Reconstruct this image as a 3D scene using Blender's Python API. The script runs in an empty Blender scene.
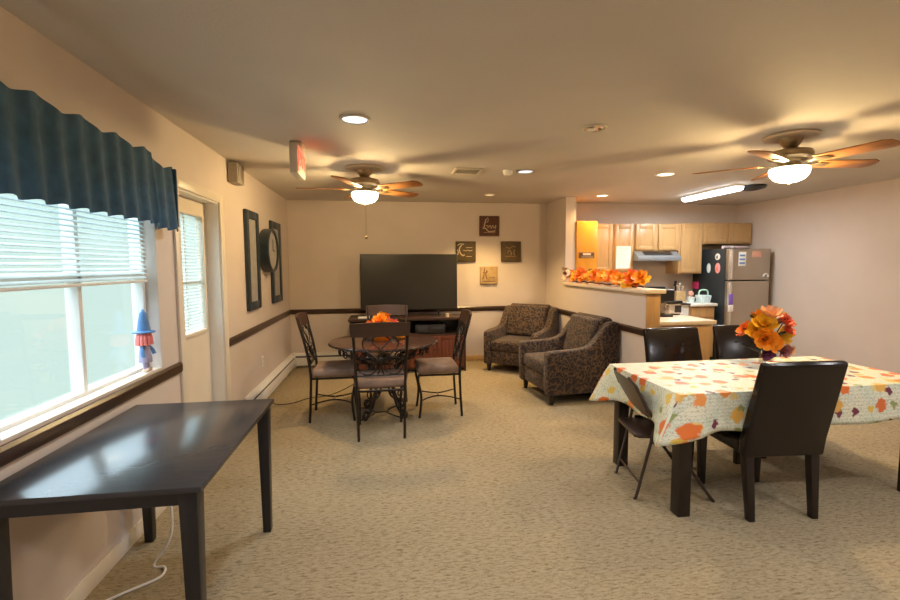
import bpy, bmesh, math, random
from mathutils import Vector, Matrix, Euler
random.seed(7)
PI = math.pi
sc = bpy.context.scene
COL = sc.collection
R = math.radians

# ------------------------------------------------------------------ mesh helpers
def spl(pts, n=8, closed=False):
    P = [Vector(p) for p in pts]; out = []
    m = len(P)
    rng = range(m if closed else m - 1)
    for i in rng:
        if closed:
            a, b, c, d = P[(i-1) % m], P[i], P[(i+1) % m], P[(i+2) % m]
        else:
            a, b, c, d = P[max(i-1, 0)], P[i], P[i+1], P[min(i+2, m-1)]
        for k in range(n):
            t = k / n
            out.append(0.5*((2*b) + (c-a)*t + (2*a-5*b+4*c-d)*t*t + (3*b-a-3*c+d)*t**3))
    if not closed: out.append(P[-1])
    return out

class MB:
    def __init__(self): self.bm = bmesh.new()
    def add(self, tmp, M=None):
        if M is not None: bmesh.ops.transform(tmp, matrix=M, verts=tmp.verts)
        me = bpy.data.meshes.new('tmp'); tmp.to_mesh(me); tmp.free()
        self.bm.from_mesh(me); bpy.data.meshes.remove(me)
        return self
    def box(self, x0, x1, y0, y1, z0, z1, bev=0.0, M=None, seg=2):
        t = bmesh.new(); bmesh.ops.create_cube(t, size=1)
        for v in t.verts:
            v.co = Vector((x0 if v.co.x < 0 else x1, y0 if v.co.y < 0 else y1, z0 if v.co.z < 0 else z1))
        if bev > 0: bmesh.ops.bevel(t, geom=t.edges[:], offset=bev, segments=seg, profile=0.5, affect='EDGES')
        return self.add(t, M)
    def taper(self, c0, s0, c1, s1, bev=0.0, M=None):
        t = bmesh.new(); bmesh.ops.create_cube(t, size=1)
        for v in t.verts:
            c, s = (c0, s0) if v.co.z < 0 else (c1, s1)
            v.co = Vector((c[0] + v.co.x*s[0], c[1] + v.co.y*s[1], c[2]))
        if bev > 0: bmesh.ops.bevel(t, geom=t.edges[:], offset=bev, segments=2, profile=0.5, affect='EDGES')
        return self.add(t, M)
    def prism(self, poly, a0, a1, axis='x', bev=0.0, M=None, seg=2):
        t = bmesh.new()
        def mk(a, p):
            if axis == 'x': return Vector((a, p[0], p[1]))
            if axis == 'y': return Vector((p[0], a, p[1]))
            return Vector((p[0], p[1], a))
        v0 = [t.verts.new(mk(a0, p)) for p in poly]; v1 = [t.verts.new(mk(a1, p)) for p in poly]
        n = len(poly)
        t.faces.new(v0); t.faces.new(list(reversed(v1)))
        for i in range(n): t.faces.new([v0[i], v1[i], v1[(i+1) % n], v0[(i+1) % n]])
        bmesh.ops.recalc_face_normals(t, faces=t.faces[:])
        if bev > 0:
            es = [e for e in t.edges if len(e.link_faces) == 2 and e.calc_face_angle(0) > R(35)]
            bmesh.ops.bevel(t, geom=es, offset=bev, segments=seg, profile=0.5, affect='EDGES')
        return self.add(t, M)
    def tube(self, pts, r, n=8, closed=False, M=None, r2=None):
        P = [Vector(p) for p in pts]; m = len(P); t = bmesh.new(); rings = []
        nrm = None
        for i in range(m):
            if closed: d = P[(i+1) % m] - P[(i-1) % m]
            else: d = P[min(i+1, m-1)] - P[max(i-1, 0)]
            if d.length < 1e-9: d = Vector((0, 0, 1))
            d.normalize()
            if nrm is None:
                nrm = d.orthogonal().normalized()
            else:
                nrm = nrm - d*nrm.dot(d)
                nrm = nrm.normalized() if nrm.length > 1e-6 else d.orthogonal().normalized()
            b = d.cross(nrm)
            rr = r if r2 is None else r + (r2-r)*i/max(m-1, 1)
            rings.append([t.verts.new(P[i] + (nrm*math.cos(2*PI*k/n) + b*math.sin(2*PI*k/n))*rr) for k in range(n)])
        for i in range(m if closed else m-1):
            A, B = rings[i], rings[(i+1) % m]
            for k in range(n): t.faces.new([A[k], A[(k+1) % n], B[(k+1) % n], B[k]])
        if not closed:
            t.faces.new(list(reversed(rings[0]))); t.faces.new(rings[-1])
        bmesh.ops.recalc_face_normals(t, faces=t.faces[:])
        return self.add(t, M)
    def lathe(self, prof, c=(0, 0, 0), n=32, M=None, cap=True):
        t = bmesh.new(); rings = []
        for r, z in prof:
            if r < 1e-6: rings.append([t.verts.new((0, 0, z))])
            else: rings.append([t.verts.new((r*math.cos(2*PI*k/n), r*math.sin(2*PI*k/n), z)) for k in range(n)])
        for A, B in zip(rings, rings[1:]):
            for k in range(n):
                q = [A[k % len(A)], A[(k+1) % len(A)], B[(k+1) % len(B)], B[k % len(B)]]
                u = []
                for v in q:
                    if v not in u: u.append(v)
                if len(u) > 2: t.faces.new(u)
        if cap:
            for g in (rings[0], rings[-1]):
                if len(g) > 2: t.faces.new(g)
        bmesh.ops.recalc_face_normals(t, faces=t.faces[:])
        T = Matrix.Translation(c)
        return self.add(t, T if M is None else M @ T)
    def ball(self, c, r, n=16, M=None):
        t = bmesh.new(); bmesh.ops.create_uvsphere(t, u_segments=n, v_segments=max(6, n//2), radius=1)
        rr = (r, r, r) if not isinstance(r, (tuple, list)) else r
        T = Matrix.Translation(c) @ Matrix.Diagonal((*rr, 1))
        return self.add(t, T if M is None else M @ T)
    def petal(self, c, M, L, W, curl=0.25, cup=0.15, prof=(0.35, 0.85, 1.0, 0.75, 0.12)):
        # a curled leaf/petal lying along local +y with real thickness
        t = bmesh.new(); rows = 5; g = []
        for s in (0, 1):
            G = []
            for j in range(rows):
                y = L*j/(rows-1); w = W*0.5*prof[j]; z = curl*L*(j/(rows-1))**2
                G.append([t.verts.new((-w, y, z+cup*W-0.0012*s)), t.verts.new((0, y, z-0.0012*s)), t.verts.new((w, y, z+cup*W-0.0012*s))])
            g.append(G)
        for j in range(rows-1):
            for k in range(2):
                t.faces.new([g[0][j][k], g[0][j][k+1], g[0][j+1][k+1], g[0][j+1][k]])
                t.faces.new([g[1][j][k], g[1][j+1][k], g[1][j+1][k+1], g[1][j][k+1]])
        return self.add(t, Matrix.Translation(c) @ M)
    def build(self, name, m, parent=None, sharp=35, keep=False):
        me = bpy.data.meshes.new(name)
        bm = self.bm
        off = Vector((0, 0, 0))
        if parent is not None:
            p = parent
            while p is not None: off += p.location; p = p.parent
        elif not keep and len(bm.verts):
            xs = [v.co.x for v in bm.verts]; ys = [v.co.y for v in bm.verts]; zs = [v.co.z for v in bm.verts]
            off = Vector(((min(xs)+max(xs))/2, (min(ys)+max(ys))/2, min(zs)))
        if parent is None or not parent.get('_local'):
            bmesh.ops.translate(bm, vec=-off, verts=bm.verts)
        bm.to_mesh(me); bm.free()
        me.materials.append(m)
        me.shade_smooth(); me.set_sharp_from_angle(angle=R(sharp))
        o = bpy.data.objects.new(name, me); COL.objects.link(o)
        if parent is not None:
            o.parent = parent
        else: o.location = off
        return o

def tag(o, label=None, cat=None, group=None, kind=None):
    if label: o['label'] = label
    if cat: o['category'] = cat
    if group: o['group'] = group
    if kind: o['kind'] = kind
    return o
def thing(name, loc, label, cat, group=None, rz=0.0):
    o = bpy.data.objects.new(name, None); COL.objects.link(o)
    o.empty_display_size = 0.05
    o.location = loc; o.rotation_euler = (0, 0, rz)
    return tag(o, label, cat, group)
def struct(name, mb, m, parent=None):
    o = mb.build(name, m, parent, keep=True)
    if parent is None: o['kind'] = 'structure'
    return o
def dup(o, loc=None, rz=None, label=None, parent=None):
    c = o.copy(); COL.objects.link(c)
    if parent is not None: c.parent = parent
    for ch in [x for x in o.children if x.type != 'LIGHT']: dup(ch, parent=c)
    if loc is not None: c.location = loc
    if rz is not None: c.rotation_euler = (0, 0, rz)
    if label: c['label'] = label
    return c

# ------------------------------------------------------------------ materials
def base_mat(name):
    m = bpy.data.materials.new(name); m.use_nodes = True
    nt = m.node_tree; b = nt.nodes['Principled BSDF']
    return m, nt, b
def N(nt, t, **kw):
    n = nt.nodes.new(t)
    for k, v in kw.items(): setattr(n, k, v)
    return n
def coords(nt, scale=(1, 1, 1), kind='Object'):
    tc = N(nt, 'ShaderNodeTexCoord'); mp = N(nt, 'ShaderNodeMapping')
    mp.inputs['Scale'].default_value = scale
    nt.links.new(tc.outputs[kind], mp.inputs['Vector'])
    return mp.outputs['Vector']
def ramp(nt, fac, stops, interp='LINEAR'):
    r = N(nt, 'ShaderNodeValToRGB'); r.color_ramp.interpolation = interp
    while len(r.color_ramp.elements) < len(stops): r.color_ramp.elements.new(0.5)
    for e, (p, c) in zip(r.color_ramp.elements, stops):
        e.position = p; e.color = (*c, 1)
    nt.links.new(fac, r.inputs['Fac']); return r.outputs['Color']
def noise(nt, vec, scale, detail=3, rough=0.5, dist=0.0):
    n = N(nt, 'ShaderNodeTexNoise'); n.inputs['Scale'].default_value = scale
    n.inputs['Detail'].default_value = detail; n.inputs['Roughness'].default_value = rough
    n.inputs['Distortion'].default_value = dist
    nt.links.new(vec, n.inputs['Vector']); return n.outputs['Fac']
def bump(nt, b, h, strength=0.3, dist=0.01):
    n = N(nt, 'ShaderNodeBump'); n.inputs['Strength'].default_value = strength; n.inputs['Distance'].default_value = dist
    nt.links.new(h, n.inputs['Height']); nt.links.new(n.outputs['Normal'], b.inputs['Normal'])
def sh(c, k): return tuple(min(1, x*k) for x in c)
def paint(name, c, rough=0.6, var=0.05, scale=6, metal=0.0, bmp=0.0, bscale=120, spec=0.5):
    m, nt, b = base_mat(name)
    v = coords(nt)
    nt.links.new(ramp(nt, noise(nt, v, scale), [(0.3, sh(c, 1-var)), (0.7, sh(c, 1+var))]), b.inputs['Base Color'])
    b.inputs['Roughness'].default_value = rough; b.inputs['Metallic'].default_value = metal
    b.inputs['Specular IOR Level'].default_value = spec
    if bmp: bump(nt, b, noise(nt, v, bscale, 2), bmp, 0.004)
    return m
def wood(name, c, rough=0.4, stretch=(14, 14, 1.2), var=0.22):
    m, nt, b = base_mat(name)
    f = noise(nt, coords(nt, stretch), 3.0, 5, 0.6, 0.6)
    nt.links.new(ramp(nt, f, [(0.25, sh(c, 1-var)), (0.55, c), (0.8, sh(c, 1+var*0.6))]), b.inputs['Base Color'])
    b.inputs['Roughness'].default_value = rough
    return m
def emit(name, c, s):
    m, nt, b = base_mat(name)
    b.inputs['Base Color'].default_value = (*c, 1)
    b.inputs['Emission Color'].default_value = (*c, 1); b.inputs['Emission Strength'].default_value = s
    return m

M = {}
M['wall'] = paint('wall_paint', (0.61, 0.52, 0.46), 0.7, 0.03, 2.5, bmp=0.12, bscale=180)
M['ceil'] = paint('ceiling_paint', (0.60, 0.555, 0.505), 0.8, 0.03, 2.0, bmp=0.25, bscale=90)
M['rail'] = wood('dark_stained_rail', (0.050, 0.026, 0.017), 0.3, (1.5, 1.5, 14))
M['trimwhite'] = paint('cream_trim_paint', (0.72, 0.64, 0.53), 0.4, 0.02)
M['heater'] = paint('heater_enamel', (0.74, 0.70, 0.64), 0.35, 0.02)
M['black'] = paint('black_plastic', (0.012, 0.012, 0.013), 0.35, 0.1)
M['darkgap'] = paint('dark_metal_fins', (0.03, 0.03, 0.035), 0.5, 0.2)
M['white'] = paint('white_plastic', (0.78, 0.76, 0.72), 0.35, 0.02)
M['paper'] = paint('white_paper', (0.82, 0.82, 0.80), 0.7, 0.03, 30)
# carpet
m, nt, b = base_mat('loop_carpet')
v = coords(nt, (26, 78, 1)); f1 = noise(nt, v, 1.0, 3, 0.62, 0.5)
f2 = noise(nt, coords(nt), 140, 2); f3 = noise(nt, coords(nt), 0.9, 2)
mx = N(nt, 'ShaderNodeMath', operation='MULTIPLY_ADD'); mx.inputs[1].default_value = 0.35
nt.links.new(f2, mx.inputs[0]); nt.links.new(f1, mx.inputs[2])
col = ramp(nt, mx.outputs[0], [(0.46, (0.190, 0.140, 0.076)), (0.60, (0.330, 0.258, 0.152)), (0.78, (0.42, 0.335, 0.212))])
mm = N(nt, 'ShaderNodeMix', data_type='RGBA', blend_type='MULTIPLY'); mm.inputs['Factor'].default_value = 1
nt.links.new(col, mm.inputs['A']); nt.links.new(ramp(nt, f3, [(0.3, (0.86, 0.86, 0.86)), (0.7, (1, 1, 1))]), mm.inputs['B'])
nt.links.new(mm.outputs['Result'], b.inputs['Base Color']); b.inputs['Roughness'].default_value = 0.95
b.inputs['Specular IOR Level'].default_value = 0.1
bump(nt, b, mx.outputs[0], 0.6, 0.012); M['carpet'] = m
# armchair fabric
m, nt, b = base_mat('swirl_upholstery')
v = coords(nt); nz = N(nt, 'ShaderNodeTexNoise'); nz.inputs['Scale'].default_value = 9; nt.links.new(v, nz.inputs['Vector'])
mxv = N(nt, 'ShaderNodeMix', data_type='VECTOR'); mxv.inputs['Factor'].default_value = 0.12
nt.links.new(v, mxv.inputs['A']); nt.links.new(nz.outputs['Color'], mxv.inputs['B'])
vo = N(nt, 'ShaderNodeTexVoronoi'); vo.inputs['Scale'].default_value = 27; nt.links.new(mxv.outputs['Result'], vo.inputs['Vector'])
dk, gd, md = (0.009, 0.0045, 0.004), (0.115, 0.062, 0.028), (0.024, 0.011, 0.009)
col = ramp(nt, vo.outputs['Distance'], [(0.08, md), (0.30, dk), (0.47, md), (0.56, gd), (0.66, gd), (0.74, dk), (0.90, md)])
nt.links.new(col, b.inputs['Base Color']); b.inputs['Roughness'].default_value = 0.75
b.inputs['Sheen Weight'].default_value = 0.15
bump(nt, b, vo.outputs['Distance'], 0.15, 0.004); M['swirl'] = m
# printed cloth (uses its own unfolded UVs, in metres)
m, nt, b = base_mat('harvest_print_cloth')
uv = coords(nt, (1, 1, 1), 'UV')
def spots(scale, seed, rad, palette, prev):
    mp = N(nt, 'ShaderNodeMapping'); mp.inputs['Location'].default_value = (seed, seed*1.7, 0); nt.links.new(uv, mp.inputs['Vector'])
    nz = N(nt, 'ShaderNodeTexNoise'); nz.inputs['Scale'].default_value = 28; nt.links.new(mp.outputs['Vector'], nz.inputs['Vector'])
    mv = N(nt, 'ShaderNodeMix', data_type='VECTOR'); mv.inputs['Factor'].default_value = 0.06
    nt.links.new(mp.outputs['Vector'], mv.inputs['A']); nt.links.new(nz.outputs['Color'], mv.inputs['B'])
    vo = N(nt, 'ShaderNodeTexVoronoi', voronoi_dimensions='2D'); vo.inputs['Scale'].default_value = scale; vo.inputs['Randomness'].default_value = 0.75
    nt.links.new(mv.outputs['Result'], vo.inputs['Vector'])
    sp = N(nt, 'ShaderNodeSeparateColor'); nt.links.new(vo.outputs['Color'], sp.inputs['Color'])
    c = ramp(nt, sp.outputs[0], palette, 'CONSTANT')
    msk = ramp(nt, vo.outputs['Distance'], [(rad-0.03, (1, 1, 1)), (rad+0.03, (0, 0, 0))])
    # only some cells carry a print
    on = N(nt, 'ShaderNodeMath', operation='GREATER_THAN'); on.inputs[1].default_value = 0.12; nt.links.new(sp.outputs[1], on.inputs[0])
    mu = N(nt, 'ShaderNodeMath', operation='MULTIPLY'); nt.links.new(msk, mu.inputs[0]); nt.links.new(on.outputs[0], mu.inputs[1])
    mm = N(nt, 'ShaderNodeMix', data_type='RGBA'); nt.links.new(mu.outputs[0], mm.inputs['Factor'])
    nt.links.new(prev, mm.inputs['A']); nt.links.new(c, mm.inputs['B']); return mm.outputs['Result']
ground = ramp(nt, noise(nt, uv, 7, 3), [(0.35, (0.80, 0.76, 0.58)), (0.55, (0.72, 0.74, 0.60)), (0.7, (0.60, 0.66, 0.50))])
wv = N(nt, 'ShaderNodeTexWave', bands_direction='Y'); wv.inputs['Scale'].default_value = 15; wv.inputs['Distortion'].default_value = 9
wv.inputs['Detail'].default_value = 4; wv.inputs['Detail Scale'].default_value = 5; nt.links.new(uv, wv.inputs['Vector'])
ln = ramp(nt, wv.outputs['Fac'], [(0.0, (0.48, 0.52, 0.42)), (0.22, (1, 1, 1))])
g2 = N(nt, 'ShaderNodeMix', data_type='RGBA', blend_type='MULTIPLY'); g2.inputs['Factor'].default_value = 0.8
nt.links.new(ground, g2.inputs['A']); nt.links.new(ln, g2.inputs['B'])
c = spots(9.0, 3.1, 0.20, [(0, (0.75, 0.52, 0.10)), (0.3, (0.17, 0.03, 0.06)), (0.5, (0.80, 0.60, 0.22)), (0.75, (0.30, 0.34, 0.12))], g2.outputs['Result'])
c = spots(6.4, 0.4, 0.24, [(0, (0.78, 0.18, 0.03)), (0.35, (0.85, 0.30, 0.06)), (0.62, (0.70, 0.16, 0.04)), (0.85, (0.80, 0.45, 0.10))], c)
nt.links.new(c, b.inputs['Base Color']); b.inputs['Roughness'].default_value = 0.45
M['print'] = m
M['maple'] = wood('maple_cabinet', (0.52, 0.32, 0.14), 0.35, (9, 9, 1.0), 0.14)
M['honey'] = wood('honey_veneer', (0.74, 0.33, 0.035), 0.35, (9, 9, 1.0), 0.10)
M['panelwood'] = wood('oak_panel', (0.56, 0.33, 0.14), 0.4, (9, 9, 1.0), 0.16)
M['espresso'] = wood('espresso_wood', (0.013, 0.007, 0.005), 0.35, (14, 14, 1.2))
M['console'] = wood('black_brown_painted_sheen', (0.044, 0.042, 0.044), 0.20, (2, 12, 12))  # base colour greyed to carry the ceiling's reflection in the tabletop
M['consoleleg'] = wood('black_brown_leg', (0.016, 0.015, 0.017), 0.35, (12, 12, 2))
M['tabletop'] = wood('cherry_brown_top', (0.065, 0.028, 0.020), 0.16, (2, 10, 10))
M['cherry'] = wood('cherry_door', (0.13, 0.035, 0.018), 0.3, (12, 12, 1))
M['darkwood'] = wood('dark_walnut', (0.045, 0.022, 0.015), 0.3, (12, 12, 1))
M['chairrail'] = wood('walnut_crest', (0.060, 0.030, 0.020), 0.35, (1.2, 12, 12))
M['iron'] = paint('bronzed_iron', (0.030, 0.022, 0.018), 0.38, 0.2, 20, metal=0.6)
M['suede'] = paint('taupe_suede', (0.25, 0.16, 0.115), 0.85, 0.25, 9, bmp=0.1)
M['leather'] = paint('dark_brown_leather', (0.010, 0.006, 0.005), 0.22, 0.2, 14, bmp=0.12, bscale=60, spec=0.4)
M['brownsteel'] = paint('brown_enamel_steel', (0.050, 0.030, 0.022), 0.35, 0.1, metal=0.2)
M['valance'] = paint('teal_valance_cloth', (0.034, 0.095, 0.165), 0.85, 0.2, 18, bmp=0.2, bscale=200)
M['tealframe'] = paint('slate_blue_frame', (0.022, 0.034, 0.048), 0.4, 0.2, 15)
M['greymat'] = paint('silver_grey_panel', (0.34, 0.32, 0.31), 0.35, 0.15, 12)
M['screen'] = paint('tv_screen', (0.020, 0.018, 0.015), 0.35, 0.05)
M['glass'] = None
M['steel'] = paint('brushed_steel', (0.46, 0.40, 0.33), 0.30, 0.06, 3, metal=0.85)
M['chrome'] = paint('bright_handle_metal', (0.75, 0.72, 0.68), 0.25, 0.03, metal=0.8)
M['fridgeside'] = paint('charcoal_fridge_side', (0.022, 0.028, 0.032), 0.45, 0.1)
M['hoodmetal'] = paint('grey_hood_enamel', (0.22, 0.24, 0.26), 0.4, 0.04, metal=0.3)
M['laminate'] = paint('cream_countertop', (0.74, 0.60, 0.44), 0.35, 0.06, 60)
M['lightcounter'] = paint('pale_countertop', (0.76, 0.74, 0.66), 0.35, 0.05, 60)
M['backsplash'] = paint('taupe_backsplash', (0.36, 0.31, 0.25), 0.5, 0.06)
M['fanbody'] = paint('antique_brass', (0.33, 0.25, 0.15), 0.35, 0.1, metal=0.7)
M['fanwhite'] = paint('ivory_medallion', (0.66, 0.58, 0.46), 0.5, 0.02)
M['blade'] = wood('oak_fan_blade', (0.40, 0.17, 0.055), 0.4, (3, 12, 12))
M['plaqueRed'] = paint('rust_plaque', (0.085, 0.026, 0.012), 0.6, 0.2, 18)
M['plaqueGreen'] = paint('olive_plaque', (0.070, 0.045, 0.015), 0.6, 0.2, 18)
M['plaqueBrown'] = paint('umber_plaque', (0.085, 0.050, 0.018), 0.6, 0.2, 18)
M['plaqueCream'] = paint('cream_plaque', (0.42, 0.28, 0.13), 0.6, 0.2, 18)
M['ink'] = paint('cream_brush_paint', (0.55, 0.42, 0.28), 0.6, 0.08)
M['inkdim'] = paint('faded_brush_paint', (0.30, 0.20, 0.10), 0.6, 0.08)
M['darkink'] = paint('brown_brush_paint', (0.16, 0.08, 0.03), 0.6, 0.08)
def flat(n, c, rough=0.55): M[n] = paint(n, c, rough, 0.12, 25)
flat('petal_orange', (0.92, 0.33, 0.015)); flat('petal_deep', (0.86, 0.20, 0.012)); flat('petal_yellow', (0.92, 0.50, 0.018))
flat('petal_peach', (0.85, 0.50, 0.28)); flat('petal_coral', (0.80, 0.14, 0.06)); flat('petal_mauve', (0.30, 0.09, 0.10)); flat('petal_purple', (0.20, 0.06, 0.16))
flat('leaf_dark', (0.030, 0.028, 0.012)); flat('leaf_brown', (0.13, 0.035, 0.012)); flat('cream_cloth', (0.70, 0.55, 0.38)); flat('pink_paper', (0.85, 0.06, 0.28))
flat('pink_magnet', (0.75, 0.32, 0.32)); flat('mint', (0.42, 0.68, 0.56)); flat('ice', (0.60, 0.76, 0.82)); flat('peachlid', (0.72, 0.40, 0.30))
flat('purple', (0.22, 0.12, 0.55)); flat('rosewhite', (0.60, 0.48, 0.50)); flat('bluegrey', (0.12, 0.25, 0.55)); flat('dollhat', (0.08, 0.20, 0.42)); flat('dollhair', (0.80, 0.22, 0.20))
flat('dollbody', (0.35, 0.30, 0.42)); flat('dollskin', (0.70, 0.50, 0.40)); flat('dollboot', (0.60, 0.42, 0.32)); flat('basketwood', (0.55, 0.38, 0.18))
def glass(name, tint, rough=0.02, transp=0.85):
    m, nt, b = base_mat(name)
    tr = N(nt, 'ShaderNodeBsdfTransparent'); tr.inputs['Color'].default_value = (*tint, 1)
    gl = N(nt, 'ShaderNodeBsdfGlossy'); gl.inputs['Roughness'].default_value = rough; gl.inputs['Color'].default_value = (0.9, 0.9, 0.9, 1)
    mx = N(nt, 'ShaderNodeMixShader'); mx.inputs[0].default_value = 1-transp
    nt.links.new(tr.outputs[0], mx.inputs[1]); nt.links.new(gl.outputs[0], mx.inputs[2])
    nt.links.new(mx.outputs[0], nt.nodes['Material Output'].inputs['Surface']); return m
M['glass'] = glass('window_pane', (0.94, 0.98, 0.97), 0.02, 0.94)
M['clear'] = glass('clear_plastic', (0.93, 0.88, 0.80), 0.05, 0.88)
def translucent(name, c, f=0.5):
    m, nt, b = base_mat(name)
    tl = N(nt, 'ShaderNodeBsdfTranslucent'); tl.inputs['Color'].default_value = (*c, 1)
    mx = N(nt, 'ShaderNodeMixShader'); mx.inputs[0].default_value = f
    b.inputs['Base Color'].default_value = (*c, 1)
    nt.links.new(b.outputs[0], mx.inputs[1]); nt.links.new(tl.outputs[0], mx.inputs[2])
    nt.links.new(mx.outputs[0], nt.nodes['Material Output'].inputs['Surface']); return m
M['slat'] = translucent('blind_slat', (0.80, 0.86, 0.86), 0.5)
def glowglass(name, c, s):
    m, nt, b = base_mat(name)
    em = N(nt, 'ShaderNodeEmission'); em.inputs['Color'].default_value = (*c, 1); em.inputs['Strength'].default_value = s
    tr = N(nt, 'ShaderNodeBsdfTransparent'); mx = N(nt, 'ShaderNodeMixShader'); mx.inputs[0].default_value = 0.45
    nt.links.new(tr.outputs[0], mx.inputs[1]); nt.links.new(em.outputs[0], mx.inputs[2])
    nt.links.new(mx.outputs[0], nt.nodes['Material Output'].inputs['Surface']); return m
M['bowl'] = glowglass('lit_frosted_bowl', (1.0, 0.88, 0.62), 9.0)
M['lensCool'] = emit('lit_lens_cool', (0.74, 0.86, 1.0), 0.60)
M['lensWarm'] = emit('lit_lens_warm', (1.0, 0.86, 0.62), 2.6)
M['lensDim'] = emit('lit_lens_amber', (0.90, 0.62, 0.32), 0.55)
M['tube'] = emit('lit_tube_diffuser', (0.93, 0.98, 1.0), 5.0)
M['exitred'] = emit('lit_red_letters', (1.0, 0.06, 0.03), 1.5)
M['exitface'] = emit('lit_sign_face', (0.85, 0.30, 0.20), 0.22)

# ------------------------------------------------------------------ room shell
XL, XR, YB, YK, XK, ZC, YR = -1.366, 2.537, 6.901, 6.75, 5.73, 2.44, -1.8
T = 0.15
struct('floor', MB().box(XL-T, XK+T, YR-T, YB+T, -0.1, 0), M['carpet'])
struct('ceiling', MB().box(XL-T, XK+T, YR-T, YB+T, ZC, ZC+0.12), M['ceil'])
WY0, WY1, WZ0, WZ1 = 1.80, 3.0, 0.862, 2.03
DY0, DY1, DZ1 = 3.31, 4.10, 2.03
wl = MB()
wl.box(XL-T, XL, YR-T, WY0, 0, ZC); wl.box(XL-T, XL, WY0, WY1, 0, WZ0); wl.box(XL-T, XL, WY0, WY1, WZ1, ZC)
wl.box(XL-T, XL, WY1, DY0, 0, ZC); wl.box(XL-T, XL, DY0, DY1, DZ1, ZC); wl.box(XL-T, XL, DY1, YB+T, 0, ZC)
struct('wall_left', wl, M['wall'])
struct('wall_back', MB().box(XL, XR, YB, YB+T, 0, ZC), M['wall'])
struct('wall_divider', MB().box(XR, XR+T, 6.14, YB+T, 0, ZC), M['wall'])
struct('wall_half', MB().box(XR, XR+T, 4.12, 6.14, 0, 1.203), M['wall'])
struct('wall_kitchen', MB().box(XR+T, XK, YK, YB+T, 0, ZC), M['wall'])
struct('wall_right', MB().box(XK, XK+T, YR-T, YB+T, 0, ZC), M['wall'])
wr = MB()
RW = []
xs = [XL]
for a, b_ in RW: xs += [a, b_]
xs.append(XK)
for i in range(0, len(xs), 2): wr.box(xs[i], xs[i+1], YR-T, YR, 0, ZC)
for a, b_ in RW: wr.box(a, b_, YR-T, YR, 0, 0.9); wr.box(a, b_, YR-T, YR, 2.1, ZC)
struct('wall_rear', wr, M['wall'])
# cap of the half wall
struct('trim_8', MB().box(XR+0.002, XR+T-0.002, 4.108, 4.12, 0.858, 1.204, 0.002), M['panelwood'])
struct('trim_1', MB().box(XR-0.035, XR+T+0.035, 4.07, 6.14, 1.205, 1.247, 0.01), M['laminate'])
# chair rails
prof = [(0, 0.786), (0.014, 0.786), (0.022, 0.80), (0.022, 0.842), (0.012, 0.856), (0, 0.856)]
def rail_y(x, y0, y1, s): return MB().prism([(x + s*p, z) for p, z in prof], y0, y1, 'y')
struct('trim_2', rail_y(XL, 4.19, YB-0.022, 1), M['rail'])
struct('trim_3', rail_y(XL, YR, 3.235, 1), M['rail'])
struct('trim_4', MB().prism([(YB - p, z) for p, z in prof], XL, XR, 'x'), M['rail'])
t5 = rail_y(XR, 4.10, YB-0.022, -1); t5.prism([(4.12 - p, z) for p, z in prof], XR-0.022, XR+T, 'x')
struct('trim_5', t5, M['rail'])
# baseboards
struct('baseboard_back', MB().box(1.25, XR-0.012, YB-0.014, YB, 0, 0.09, 0.004), M['maple'])
struct('baseboard_divider', MB().box(XR-0.012, XR, 4.12, YB, 0, 0.09, 0.004), M['rail'])
struct('baseboard_left', MB().box(XL, XL+0.012, YR, 3.235, 0, 0.09, 0.004).box(XL, XL+0.012, 4.19, 4.55, 0, 0.09, 0.004), M['trimwhite'])

# window_1 with frame, sashes, glass
w = MB(); fx0, fx1 = XL-0.13, XL-0.07
def frame_yz(mb, x0, x1, y0, y1, z0, z1, t, bev=0.004):
    mb.box(x0, x1, y0, y0+t, z0, z1, bev); mb.box(x0, x1, y1-t, y1, z0, z1, bev)
    mb.box(x0, x1, y0+t, y1-t, z0, z0+t, bev); mb.box(x0, x1, y0+t, y1-t, z1-t, z1, bev)
frame_yz(w, fx0, fx1, WY0, WY1, WZ0, WZ1, 0.03)
w.box(fx0, fx1, WY0+0.03, WY1-0.03, 1.42, 1.465, 0.004); w.box(fx0, fx1, 2.385, 2.415, WZ0+0.03, WZ1-0.03, 0.004)
win = struct('window_1', w, M['white'])
struct('pane', MB().box(-1.470, -1.464, WY0+0.03, WY1-0.03, WZ0+0.03, WZ1-0.03), M['glass'], win)
s = MB()
struct('sill', s.box(XL-0.07, XL+0.0, WY0, WY1, WZ0-0.001, WZ0+0.012, 0.003), M['trimwhite'], win)
bl = thing('window_blind', (XL-0.045, 2.4, 1.40), 'white horizontal blind lowered over the upper half of the left window', 'blind')
b1 = MB(); n = 22
for i in range(n):
    z = 1.43 + i*0.025
    b1.box(XL-0.058, XL-0.034, WY0+0.035, WY1-0.035, -0.001, 0.001, M=Matrix.Translation((0, 0, z)) @ Matrix.Translation((XL-0.046, 0, 0)) @ Matrix.Rotation(R(28), 4, 'Y') @ Matrix.Translation((-XL+0.046, 0, 0)))
b1.build('slats', M['slat'], bl)
MB().box(XL-0.062, XL-0.030, WY0+0.035, WY1-0.035, 1.985, 2.025, 0.004).build('head_rail', M['white'], bl)
MB().box(XL-0.056, XL-0.036, WY0+0.035, WY1-0.035, 1.40, 1.415, 0.003).build('bottom_rail', M['white'], bl)

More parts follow.
